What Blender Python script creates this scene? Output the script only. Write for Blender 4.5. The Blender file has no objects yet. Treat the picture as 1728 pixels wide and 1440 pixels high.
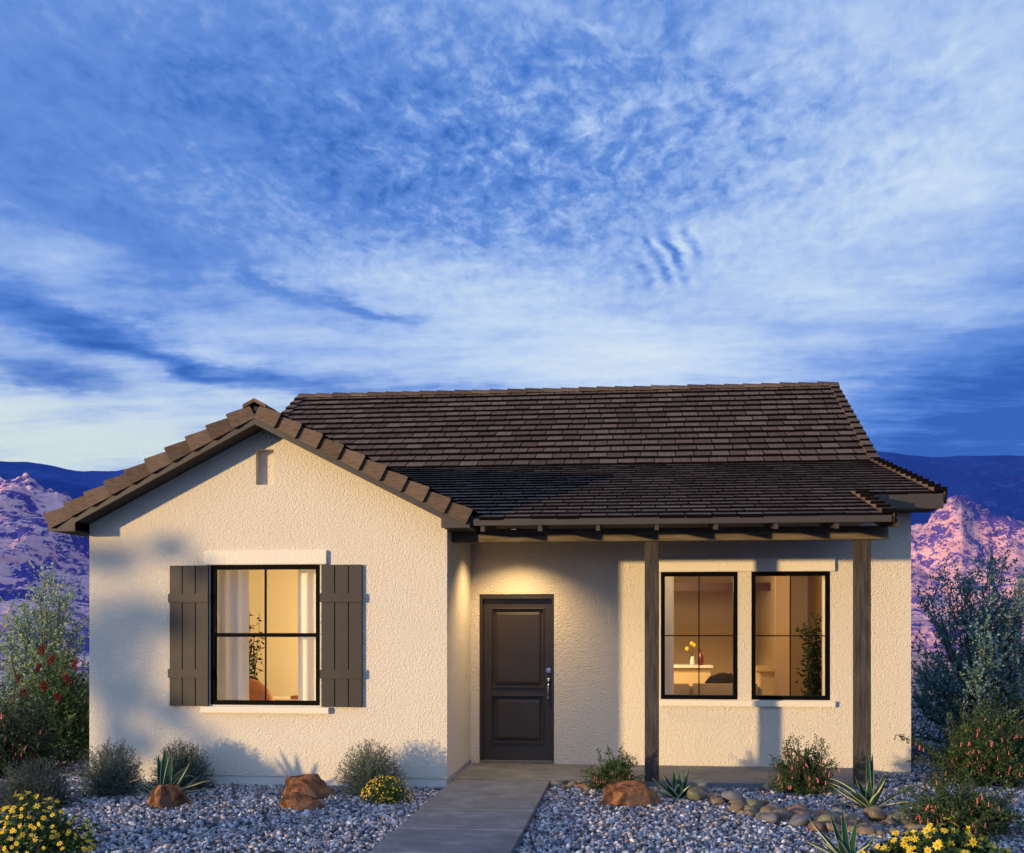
import bpy, bmesh, math, random
import numpy as np
from mathutils import Vector, Matrix, noise
SC = bpy.context.scene
COL = SC.collection
R_ = math.radians
rng = np.random.default_rng(7)
random.seed(7)

# ------------------------------------------------------------------ camera
cam_d = bpy.data.cameras.new("camera")
cam = bpy.data.objects.new("camera", cam_d)
COL.objects.link(cam)
cam.location = (0, -12.39, 1.827)
cam.rotation_euler = (R_(90), 0, 0.109)
cam_d.sensor_width = 36
cam_d.lens = 36 * 1908.7 / 1728
cam_d.shift_y = 333.8 / 1728
cam_d.clip_end = 20000
SC.camera = cam

# ------------------------------------------------------------------ view
SC.view_settings.view_transform = 'Standard'
SC.view_settings.look = 'None'
SC.view_settings.exposure = 0.0
SC.view_settings.gamma = 1.0
SC.render.engine = 'CYCLES'
SC.cycles.use_denoising = True
SC.cycles.max_bounces = 6
SC.cycles.transparent_max_bounces = 12
SC.cycles.volume_bounces = 0
SC.cycles.caustics_reflective = False
SC.cycles.caustics_refractive = False

# ------------------------------------------------------------------ sun
SUN_DIR = Vector((1.03, 1.0, -0.1)).normalized()      # the way the light travels
sun_d = bpy.data.lights.new("sun", 'SUN')
sun_d.energy = 5.0
sun_d.color = (1.0, 0.69, 0.33)
sun_d.angle = R_(1.6)
sun = bpy.data.objects.new("sun", sun_d)
COL.objects.link(sun)
sun.rotation_euler = SUN_DIR.to_track_quat('-Z', 'Y').to_euler()

# ------------------------------------------------------------------ world: dusk sky with cirrus
class NT:
    def __init__(s, tree):
        s.t = tree
        s.n = tree.nodes
        s.l = tree.links
    def new(s, typ, **kw):
        n = s.n.new(typ)
        for k, v in kw.items():
            setattr(n, k, v)
        return n
    def put(s, sock, v):
        if v is None:
            return
        if hasattr(v, 'is_output'):
            s.l.new(v, sock)
        else:
            sock.default_value = v
    def math(s, op, a, b=None, c=None, clamp=False):
        n = s.new('ShaderNodeMath', operation=op, use_clamp=clamp)
        s.put(n.inputs[0], a); s.put(n.inputs[1], b); s.put(n.inputs[2], c)
        return n.outputs[0]
    def noise(s, vec, scale, detail=4, rough=.55, dist=0.0, out=0):
        n = s.new('ShaderNodeTexNoise')
        s.put(n.inputs['Vector'], vec)
        n.inputs['Scale'].default_value = scale
        n.inputs['Detail'].default_value = detail
        n.inputs['Roughness'].default_value = rough
        n.inputs['Distortion'].default_value = dist
        return n.outputs[out]
    def vscale(s, vec, sc, loc=(0, 0, 0), rot=(0, 0, 0)):
        n = s.new('ShaderNodeMapping')
        s.put(n.inputs[0], vec)
        n.inputs['Scale'].default_value = sc
        n.inputs['Location'].default_value = loc
        n.inputs['Rotation'].default_value = rot
        return n.outputs[0]
    def ramp(s, fac, stops, interp='LINEAR'):
        n = s.new('ShaderNodeValToRGB')
        cr = n.color_ramp
        cr.interpolation = interp
        while len(cr.elements) < len(stops):
            cr.elements.new(0.5)
        for e, (p, c) in zip(cr.elements, stops):
            e.position = p
            e.color = (c[0], c[1], c[2], 1)
        s.put(n.inputs[0], fac)
        return n.outputs[0]
    def mix(s, fac, a, b, blend='MIX'):
        n = s.new('ShaderNodeMix', data_type='RGBA', blend_type=blend)
        s.put(n.inputs[0], fac)
        for i, v in ((6, a), (7, b)):
            if isinstance(v, tuple) and len(v) == 3:
                v = v + (1,)
            s.put(n.inputs[i], v)
        return n.outputs[2]
    def comb(s, x, y, z):
        n = s.new('ShaderNodeCombineXYZ')
        s.put(n.inputs[0], x); s.put(n.inputs[1], y); s.put(n.inputs[2], z)
        return n.outputs[0]

def srgb(r, g, b):
    f = lambda c: (c / 255 / 12.92) if c <= 10 else ((c / 255 + .055) / 1.055) ** 2.4
    return (f(r), f(g), f(b))

world = bpy.data.worlds.new("World")
SC.world = world
world.use_nodes = True
wt = NT(world.node_tree)
wt.n.clear()
w_out = wt.new('ShaderNodeOutputWorld')
bg = wt.new('ShaderNodeBackground')
wt.l.new(bg.outputs[0], w_out.inputs[0])
sky = wt.new('ShaderNodeTexSky', sky_type='NISHITA', sun_disc=False)
sky.sun_elevation = math.asin(-SUN_DIR.z)
sky.sun_rotation = math.atan2(-SUN_DIR.x, -SUN_DIR.y)
sky.air_density = 1.0
sky.dust_density = 1.0
sky.ozone_density = 3.0
tc = wt.new('ShaderNodeTexCoord')
sep = wt.new('ShaderNodeSeparateXYZ')
wt.l.new(tc.outputs['Generated'], sep.inputs[0])
dx, dy, dz = sep.outputs
az = wt.math('ARCTAN2', dx, dy)
hor = wt.math('SQRT', wt.math('ADD', wt.math('MULTIPLY', dx, dx), wt.math('MULTIPLY', dy, dy)))
el = wt.math('DIVIDE', dz, wt.math('MAXIMUM', hor, .02))
elc = wt.math('MAXIMUM', el, 0.0)
azel0 = wt.comb(az, elc, 0.0)
fray = wt.new('ShaderNodeVectorMath', operation='MULTIPLY_ADD')     # frays the edges of the cloud banks
wt.l.new(wt.noise(wt.vscale(azel0, (5, 17, 1), rot=(0, 0, -.05)), 1.0, 7, .62, out=1), fray.inputs[0])
fray.inputs[1].default_value = (.30, .085, 0)
fray.inputs[2].default_value = (-.15, -.0425, 0)
frad = wt.new('ShaderNodeVectorMath', operation='ADD')
wt.l.new(fray.outputs[0], frad.inputs[0]); wt.l.new(azel0, frad.inputs[1])
azel = frad.outputs[0]
# the cloud sheet: direction cast on to a high flat layer
inv = wt.math('DIVIDE', 1.0, wt.math('ADD', wt.math('MAXIMUM', dz, 0.0), 0.10))
sheet = wt.comb(wt.math('MULTIPLY', dx, inv), wt.math('MULTIPLY', dy, inv), 0.0)
def blob(a0, e0, sa, se, tilt=0.0):
    m = wt.new('ShaderNodeMapping')
    m.vector_type = 'TEXTURE'
    wt.l.new(azel, m.inputs[0])
    m.inputs['Location'].default_value = (a0, e0, 0)
    m.inputs['Rotation'].default_value = (0, 0, tilt)
    m.inputs['Scale'].default_value = (sa, se, 1)
    d = wt.new('ShaderNodeVectorMath', operation='DOT_PRODUCT')
    wt.l.new(m.outputs[0], d.inputs[0]); wt.l.new(m.outputs[0], d.inputs[1])
    return wt.math('POWER', 2.71828, wt.math('MULTIPLY', d.outputs['Value'], -1.0))
BLOBS = [  # azimuth, tan elevation, widths, tilt, amount
    (-0.42, 0.47, .16, .10, 0.0, -.08),
    (-0.27, 0.40, .13, .09, 0.0, -.14),
    (-0.06, 0.42, .12, .09, 0.0, -.05),
    (-0.14, 0.26, .40, .075, 0.0, .32),
    (0.02, 0.205, .20, .05, 0.0, .20),
    (0.22, 0.36, .14, .06, 0.25, .26),
    (0.24, 0.50, .22, .16, 0.0, .20),
    (0.35, 0.195, .16, .05, 0.18, -.46),
    (0.33, 0.155, .12, .03, 0.0, -.22),
    (-0.50, 0.250, .17, .016, -0.18, -.42),
    (-0.33, 0.218, .12, .010, -0.16, -.40),
    (-0.50, 0.205, .08, .009, -0.05, -.42),
    (-0.16, 0.208, .10, .008, -0.12, -.25),
    (-0.47, 0.335, .11, .03, -0.45, -.20),
    (-0.335, 0.305, .032, .012, -0.25, -.26),
    (-0.262, 0.277, .040, .010, -0.28, -.34),
    (-0.52, 0.16, .30, .045, 0.0, .38),
]
C = wt.math('ADD', .40, 0.0)
for (a0, e0, sa, se, ti, am) in BLOBS:
    C = wt.math('ADD', C, wt.math('MULTIPLY', blob(a0, e0, sa, se, ti), am))
warp = wt.new('ShaderNodeVectorMath', operation='MULTIPLY_ADD')
nw = wt.noise(sheet, 2.4, 5, .6, out=1)
wt.l.new(nw, warp.inputs[0])
warp.inputs[1].default_value = (.13, .13, 0)
wt.l.new(sheet, warp.inputs[2])
W = warp.outputs[0]
n1 = wt.noise(wt.vscale(W, (2.4, 2.2, 1), rot=(0, 0, .75)), 1.0, 8, .62, .1)         # broad wisps
n2 = wt.noise(wt.vscale(W, (17, 10, 1), rot=(0, 0, .35)), 1.0, 5, .58, .15)           # mackerel dapple
n2b = wt.noise(wt.vscale(W, (40, 24, 1), rot=(0, 0, .45)), 1.0, 5, .60, .2)          # finer dapple
n3 = wt.noise(wt.vscale(W, (1.3, 4.2, 1), rot=(0, 0, -.16)), 1.15, 8, .64, .15)      # long streaks low down
def amp(n, k):
    return wt.math('MULTIPLY', wt.math('SUBTRACT', n, .5), k)
low = wt.math('SUBTRACT', 1.0, wt.math('MULTIPLY', elc, 2.7), clamp=True)       # streaks gain towards the horizon
dap = wt.math('ADD', .12, wt.math('MULTIPLY', blob(-.10, .43, .29, .13, 0), .78))
dap = wt.math('MULTIPLY', dap, wt.math('SUBTRACT', 1.0, wt.math('MULTIPLY', low, 1.0), clamp=True))
C = wt.math('ADD', C, amp(n1, .55))
C = wt.math('ADD', C, wt.math('MULTIPLY', amp(n2, .95), dap))
C = wt.math('ADD', C, wt.math('MULTIPLY', amp(n2b, 1.0), dap))
C = wt.math('ADD', C, wt.math('MULTIPLY', amp(n3, 2.3), low))
# a small patch of mackerel ripples
wv = wt.new('ShaderNodeTexWave', wave_type='BANDS', bands_direction='X')
wt.l.new(wt.vscale(W, (1, 1, 1), rot=(0, 0, .25)), wv.inputs['Vector'])
wv.inputs['Scale'].default_value = 7.5
wv.inputs['Distortion'].default_value = 2.6
wv.inputs['Detail'].default_value = 4
wv.inputs['Detail Scale'].default_value = 2.4
rip = wt.math('MULTIPLY', blob(.035, .322, .040, .014, .12), wt.math('MULTIPLY', wt.math('SUBTRACT', wv.outputs['Fac'], .6), .6))
C = wt.math('ADD', C, rip)
cloud_col = wt.ramp(C, [(0.0, srgb(52, 98, 180)), (.16, srgb(76, 124, 205)), (.36, srgb(108, 150, 222)),
                        (.56, srgb(160, 190, 240)), (.76, srgb(200, 222, 248)), (1.0, srgb(230, 244, 250))])
# pale greenish afterglow low on the left
glow = wt.math('MULTIPLY', blob(-.52, .15, .36, .05), .95, clamp=True)
glow = wt.math('MULTIPLY', glow, wt.math('MULTIPLY', C, 1.3, clamp=True))
cloud_col = wt.mix(glow, cloud_col, srgb(228, 241, 228))
scaled = wt.new('ShaderNodeVectorMath', operation='SCALE')
wt.l.new(cloud_col, scaled.inputs[0])
wt.put(scaled.inputs['Scale'], wt.math('ADD', 10.0, wt.math('DIVIDE', .12, wt.math('MAXIMUM', elc, .12))))
sky_mix = wt.mix(.06, scaled.outputs[0], sky.outputs[0])
# sky glow added toward the low sun behind the camera, brightening the walls
back = wt.new('ShaderNodeVectorMath', operation='DOT_PRODUCT')
wt.l.new(tc.outputs['Generated'], back.inputs[0])
back.inputs[1].default_value = (-.62, -.70, .35)
bk = wt.math('POWER', wt.math('MAXIMUM', back.outputs['Value'], 0.0), 1.6)
bkc = wt.new('ShaderNodeVectorMath', operation='SCALE')
bkc.inputs[0].default_value = (5.2, 6.4, 8.2)
wt.put(bkc.inputs['Scale'], bk)
add = wt.new('ShaderNodeVectorMath', operation='ADD')
wt.l.new(sky_mix, add.inputs[0]); wt.l.new(bkc.outputs[0], add.inputs[1])
wt.l.new(add.outputs[0], bg.inputs[0])
bg.inputs[1].default_value = 0.10

# ------------------------------------------------------------------ materials
def material(name):
    m = bpy.data.materials.new(name)
    m.use_nodes = True
    t = NT(m.node_tree)
    b = t.n['Principled BSDF']
    return m, t, b

def coords(t):
    return t.new('ShaderNodeTexCoord').outputs['Object']

def island(t):
    return t.new('ShaderNodeNewGeometry').outputs['Random Per Island']

def bump(t, b, h, strength, dist):
    n = t.new('ShaderNodeBump')
    n.inputs['Strength'].default_value = strength
    n.inputs['Distance'].default_value = dist
    t.l.new(h, n.inputs['Height'])
    t.l.new(n.outputs[0], b.inputs['Normal'])

def simple(name, c0, c1=None, scale=8, rough=.7, bscale=None, bstr=.3, bdist=.004, stretch=(1, 1, 1), metal=0, spec=.5, detail=4):
    m, t, b = material(name)
    co = t.vscale(coords(t), stretch)
    b.inputs['Roughness'].default_value = rough
    b.inputs['Metallic'].default_value = metal
    b.inputs['Specular IOR Level'].default_value = spec
    if c1 is None:
        b.inputs['Base Color'].default_value = c0 + (1,)
    else:
        t.l.new(t.ramp(t.noise(co, scale, detail), [(.32, c0), (.68, c1)]), b.inputs['Base Color'])
    if bscale:
        bump(t, b, t.noise(co, bscale, detail), bstr, bdist)
    return m

def stucco_mat(name, base, lo, bs=1.0):
    m, t, b = material(name)
    co = coords(t)
    n = t.noise(co, 1.3, 4)
    n2 = t.noise(co, 34, 3)
    c = t.mix(t.math('MULTIPLY', n, .55), base, lo)
    c = t.mix(t.math('MULTIPLY', n2, .22), c, tuple(x * .72 for x in base))
    t.l.new(c, b.inputs['Base Color'])
    b.inputs['Roughness'].default_value = .92
    b.inputs['Specular IOR Level'].default_value = .2
    v = t.new('ShaderNodeTexVoronoi', feature='SMOOTH_F1')
    t.put(v.inputs['Vector'], t.vscale(co, (1, 1, 1.25)))
    v.inputs['Scale'].default_value = 46
    v.inputs['Smoothness'].default_value = .9
    h = t.math('ADD', t.math('MULTIPLY', v.outputs['Distance'], -.5), t.math('MULTIPLY', t.noise(co, 62, 4, .6, .1), 1.3))
    bump(t, b, h, 1.0 * bs, .0145)
    return m

M = {}
M['stucco'] = stucco_mat('stucco', (.77, .695, .56), (.66, .59, .465))
M['stucco_trim'] = stucco_mat('stucco_trim', (.80, .74, .61), (.72, .66, .54), .5)
M['plinth'] = stucco_mat('plinth', (.70, .65, .57), (.58, .54, .48), .15)

def tile_mat(name, stretch, cols, bstr=.35):
    m, t, b = material(name)
    co = t.vscale(coords(t), stretch)
    isl = island(t)
    c = t.ramp(isl, [(0, cols[0]), (.5, cols[1]), (1, cols[2])])
    g = t.noise(co, 1.0, 5, .65)
    c = t.mix(t.ramp(g, [(.35, (1, 1, 1)), (.7, (0, 0, 0))]), t.mix(1.0, c, (.55, .52, .5), 'MULTIPLY'), c)
    c = t.mix(t.math('MULTIPLY', t.noise(coords(t), .9, 3), .22), c, (.035, .028, .024))
    t.l.new(c, b.inputs['Base Color'])
    b.inputs['Roughness'].default_value = .85
    b.inputs['Specular IOR Level'].default_value = .02
    bump(t, b, g, bstr, .006)
    return m
M['roof_tile'] = tile_mat('roof_tile', (55, 4, 4), [(.120, .082, .060), (.165, .114, .085), (.225, .16, .118)])
M['side_tile'] = tile_mat('side_tile', (4, 55, 4), [(.120, .082, .060), (.165, .114, .085), (.225, .16, .118)])
M['rake_tile'] = tile_mat('rake_tile', (7, 60, 60), [(.115, .083, .060), (.17, .122, .088), (.225, .162, .118)], .6)
M['tile_edge_shade'] = simple('tile_edge_shade', (.006, .005, .005), rough=1, spec=0.0)  # near-black colour paints the shade band under each tile course
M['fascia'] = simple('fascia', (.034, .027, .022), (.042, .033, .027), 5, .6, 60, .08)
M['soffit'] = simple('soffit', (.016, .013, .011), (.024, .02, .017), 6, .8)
M['wood'] = simple('porch_wood', (.022, .019, .017), (.075, .064, .055), 3.2, .8, 5, .5, .006, (9, 9, .9), spec=.25, detail=7)
M['beam_wood'] = simple('beam_wood', (.07, .054, .038), (.18, .14, .095), 3.0, .8, 5, .5, .006, (.9, 9, 9), spec=.25, detail=7)
M['shutter'] = simple('shutter_paint', (.018, .0125, .009), (.025, .018, .0135), 7, .55, 90, .15, .002)
M['frame'] = simple('window_frame', (.002, .002, .002), rough=.6, spec=.05)
M['door'] = simple('door_paint', (.026, .018, .012), (.034, .024, .016), 4, .45, 70, .06, .002)
M['metal'] = simple('handle_metal', (.42, .42, .46), rough=.28, metal=1)
M['threshold'] = simple('threshold', (.10, .10, .095), (.18, .17, .16), 20, .8)
M['room'] = simple('room_paint', (.78, .70, .56), rough=.85)
M['room_tan'] = simple('room_paint_tan', (.50, .38, .25), rough=.85)
M['room_floor'] = simple('room_floor', (.22, .14, .08), (.30, .20, .12), 6, .5)
M['valance'] = simple('dark_red_wood', (.07, .022, .012), rough=.6)
M['curtain'] = None
M['leather'] = simple('tan_leather', (.33, .12, .05), (.40, .16, .07), 12, .5)
M['white_top'] = simple('white_worktop', (.82, .80, .76), rough=.4)
M['cream_unit'] = simple('cream_unit', (.72, .56, .33), rough=.6)
M['sofa'] = simple('sofa_cloth', (.30, .22, .15), (.36, .27, .19), 60, .95)
M['dark_cloth'] = simple('dark_cloth', (.012, .011, .014), rough=.95)
M['pot'] = simple('pot_clay', (.12, .10, .09), rough=.7)
M['red_glass'] = simple('red_glass', (.18, .02, .02), rough=.2)
M['white_lamp'] = None

def glass_mat():
    m, t, b = material('window_glass')
    t.n.remove(b)
    o = t.n['Material Output']
    tr = t.new('ShaderNodeBsdfTransparent')
    tr.inputs[0].default_value = (.93, .94, .94, 1)
    gl = t.new('ShaderNodeBsdfGlossy')
    gl.inputs['Roughness'].default_value = .01
    fr = t.new('ShaderNodeFresnel')
    fr.inputs[0].default_value = 1.25
    mx = t.new('ShaderNodeMixShader')
    t.l.new(fr.outputs[0], mx.inputs[0]); t.l.new(tr.outputs[0], mx.inputs[1]); t.l.new(gl.outputs[0], mx.inputs[2])
    t.l.new(mx.outputs[0], o.inputs[0])
    return m
M['glass'] = glass_mat()

def leaf_mat(name, stops, rough=.55, trans=.3, spec=.3):
    m, t, b = material(name)
    c = t.ramp(island(t), stops)
    t.l.new(c, b.inputs['Base Color'])
    b.inputs['Roughness'].default_value = rough
    b.inputs['Specular IOR Level'].default_value = spec
    tl = t.new('ShaderNodeBsdfTranslucent')
    t.l.new(c, tl.inputs[0])
    mx = t.new('ShaderNodeMixShader')
    mx.inputs[0].default_value = trans
    t.l.new(b.outputs[0], mx.inputs[1]); t.l.new(tl.outputs[0], mx.inputs[2])
    t.l.new(mx.outputs[0], t.n['Material Output'].inputs[0])
    return m
M['lavender'] = leaf_mat('lavender_leaf', [(0, (.05, .08, .055)), (.5, (.13, .175, .125)), (1, (.25, .31, .24))], .7)
M['lavender_bud'] = leaf_mat('lavender_bud', [(0, (.07, .08, .08)), (.6, (.15, .165, .17)), (1, (.24, .24, .28))], .8)
M['blue_grass'] = leaf_mat('blue_grass', [(0, (.04, .055, .045)), (.5, (.08, .105, .085)), (1, (.15, .17, .14))], .7)
M['agave'] = leaf_mat('agave_leaf', [(0, (.010, .042, .022)), (1, (.022, .066, .034))], .65, .03, .1)
M['agave_edge'] = simple('agave_edge', (.36, .38, .20), rough=.5)
M['marigold_leaf'] = leaf_mat('flower_mound_leaf', [(0, (.015, .035, .008)), (.6, (.04, .085, .015)), (1, (.09, .14, .03))], .45)
M['yellow'] = leaf_mat('yellow_petal', [(0, (.75, .42, .02)), (.6, (.85, .58, .03)), (1, (.9, .72, .12))], .6, .25)
M['orange'] = simple('flower_eye', (.55, .22, .01), rough=.8)
M['fuchsia_leaf'] = leaf_mat('fuchsia_leaf', [(0, (.02, .045, .012)), (.6, (.05, .10, .025)), (1, (.11, .16, .05))], .5)
M['dark_leaf'] = leaf_mat('dark_shrub_leaf', [(0, (.012, .03, .014)), (.6, (.03, .065, .028)), (1, (.07, .11, .05))], .5)
M['pink'] = leaf_mat('pink_flower', [(0, (.55, .10, .10)), (.6, (.68, .17, .17)), (1, (.75, .30, .27))], .6, .2)
M['curtain'] = leaf_mat('curtain_cloth', [(0, (.88, .87, .88)), (1, (.88, .87, .88))], .95, .45, .1)
M['silver_leaf'] = leaf_mat('silver_leaf', [(0, (.06, .14, .15)), (.55, (.15, .29, .31)), (.8, (.26, .42, .43)), (1, (.28, .33, .06))], .6)
M['grey_leaf'] = leaf_mat('grey_leaf', [(0, (.11, .20, .19)), (.5, (.27, .42, .40)), (.70, (.46, .62, .56)), (.78, (.45, .47, .10)), (1, (.50, .46, .07))], .6)
M['bottle_leaf'] = leaf_mat('bottlebrush_leaf', [(0, (.015, .04, .012)), (.6, (.06, .13, .04)), (1, (.18, .27, .11))], .5)
M['bottle_red'] = leaf_mat('bottlebrush_flower', [(0, (.14, .008, .008)), (1, (.30, .02, .02))], .7)
M['indoor_leaf'] = leaf_mat('indoor_leaf', [(0, (.006, .012, .004)), (1, (.022, .036, .012))], .6, .2, .1)
M['white_petal'] = leaf_mat('white_petal', [(0, (.55, .55, .6)), (1, (.8, .8, .82))], .7)
M['stem'] = simple('woody_stem', (.055, .04, .03), (.09, .07, .05), 30, .9)
M['bark'] = simple('bark', (.06, .045, .035), (.12, .09, .07), 12, .9, 30, .6, .01)

def gravel_mat():
    m, t, b = material('gravel_stone')
    r = island(t)
    c = t.ramp(r, [(0, (.04, .04, .05)), (.22, (.12, .125, .15)), (.48, (.30, .31, .35)), (.66, (.50, .50, .54)), (.76, (.78, .76, .75)), (.86, (.34, .23, .17)), (1, (.62, .46, .35))])
    n = t.noise(coords(t), 90, 3)
    c = t.mix(t.math('MULTIPLY', n, .6), c, t.mix(1.0, c, (.5, .5, .55), 'MULTIPLY'))
    t.l.new(c, b.inputs['Base Color'])
    b.inputs['Roughness'].default_value = .8
    b.inputs['Specular IOR Level'].default_value = .3
    return m
M['gravel'] = gravel_mat()
M['ground'] = simple('dark_grit', (.03, .03, .035), (.07, .065, .07), 60, .95, 80, .6, .01)

def concrete_mat():
    m, t, b = material('brushed_concrete')
    co = coords(t)
    a = t.noise(co, 3.2, 7, .68, .3)
    br = t.noise(t.vscale(co, (3, 40, 3)), 1.5, 4, .6)
    c = t.ramp(a, [(.34, (.06, .070, .085)), (.5, (.125, .138, .158)), (.66, (.21, .222, .24))])
    c = t.mix(t.ramp(br, [(.42, (0, 0, 0)), (.62, (.8, .8, .8))]), c, (.075, .082, .095))
    c = t.mix(t.ramp(t.noise(co, 130, 2), [(.45, (0, 0, 0)), (.75, (.25, .25, .25))]), c, (.32, .31, .30))
    t.l.new(c, b.inputs['Base Color'])
    b.inputs['Roughness'].default_value = .75
    bump(t, b, t.math('ADD', br, t.noise(co, 60, 3)), .35, .004)
    return m
M['concrete'] = concrete_mat()

def rock_mat():
    m, t, b = material('red_boulder')
    co = coords(t)
    a = t.noise(co, 5, 6, .65, .3)
    c = t.ramp(a, [(.34, (.035, .024, .018)), (.45, (.16, .075, .038)), (.56, (.50, .20, .075)), (.72, (.58, .29, .135))])
    c = t.mix(t.ramp(t.noise(co, 3.1, 5), [(.5, (0, 0, 0)), (.62, (.8, .8, .8))]), c, (.115, .085, .062))
    t.l.new(c, b.inputs['Base Color'])
    b.inputs['Roughness'].default_value = .9
    b.inputs['Specular IOR Level'].default_value = .15
    bump(t, b, t.math('ADD', t.noise(co, 14, 8, .75), t.math('MULTIPLY', t.noise(co, 60, 5, .7), .5)), 1.0, .05)
    return m
M['rock'] = rock_mat()

def cobble_mat(name, c0, c1, c2):
    m, t, b = material(name)
    co = coords(t)
    oi = t.new('ShaderNodeObjectInfo').outputs['Random']
    c = t.ramp(t.noise(t.vscale(co, (1, 1, 1)), 9, 5, .6, .5), [(.3, c0), (.52, c1), (.75, c2)])
    c = t.mix(t.math('MULTIPLY', oi, .5), c, t.mix(1.0, c, (.62, .6, .6), 'MULTIPLY'))
    t.l.new(c, b.inputs['Base Color'])
    b.inputs['Roughness'].default_value = .6
    bump(t, b, t.noise(co, 45, 4), .2, .006)
    return m
M['cob_tan'] = cobble_mat('tan_cobble', (.09, .064, .038), (.20, .145, .09), (.30, .225, .145))
M['cob_grey'] = cobble_mat('grey_cobble', (.06, .062, .066), (.13, .13, .135), (.23, .225, .22))
M['cob_red'] = cobble_mat('russet_cobble', (.09, .05, .034), (.19, .10, .065), (.29, .18, .13))
M['cob_olive'] = cobble_mat('olive_cobble', (.085, .08, .045), (.17, .16, .085), (.27, .25, .15))

def hill_mat(name, rock0, rock1, scrub_shade0, scrub_shade1, s, bias):
    m, t, b = material(name)
    co = t.vscale(coords(t), (1, .32, 1))
    big = t.noise(co, s, 7, .66, .2)
    fine = t.noise(co, s * 9, 5, .7, .3)
    rk = t.ramp(t.noise(t.vscale(co, (1, 1, 2.6)), s * 5, 5, .7), [(.3, rock0), (.7, rock1)])
    sc = t.ramp(fine, [(.35, scrub_shade0), (.65, scrub_shade1)])  # violet patches are scrub and slope shadow painted together
    grain = t.noise(co, s * 34, 3, .7)
    f = t.math('ADD', big, t.math('MULTIPLY', t.math('SUBTRACT', fine, .5), 1.3))
    f = t.math('ADD', f, t.math('MULTIPLY', t.math('SUBTRACT', grain, .5), .7))
    t.l.new(t.mix(t.ramp(f, [(bias - .06, (0, 0, 0)), (bias + .06, (1, 1, 1))]), rk, sc), b.inputs['Base Color'])
    b.inputs['Roughness'].default_value = .95
    b.inputs['Specular IOR Level'].default_value = .05
    bump(t, b, t.math('ADD', big, fine), .7, .35 / s * .04)
    return m
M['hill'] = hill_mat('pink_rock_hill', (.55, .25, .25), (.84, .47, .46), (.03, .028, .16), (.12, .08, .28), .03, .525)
M['hill_left_lit'] = hill_mat('pink_rock_hill_left_lit', (.74, .36, .34), (.92, .56, .54), (.025, .025, .17), (.09, .07, .28), .024, .555)  # rock painted brighter to make up for sun grazing this slope
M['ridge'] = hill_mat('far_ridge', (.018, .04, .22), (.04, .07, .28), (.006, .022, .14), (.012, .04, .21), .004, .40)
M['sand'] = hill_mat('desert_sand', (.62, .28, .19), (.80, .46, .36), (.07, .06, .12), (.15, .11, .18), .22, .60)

# ------------------------------------------------------------------ mesh helpers
def link(name, me, parent=None, mats=()):
    o = bpy.data.objects.new(name, me)
    for m in mats:
        me.materials.append(m)
    COL.objects.link(o)
    if parent:
        o.parent = parent
    return o

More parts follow.
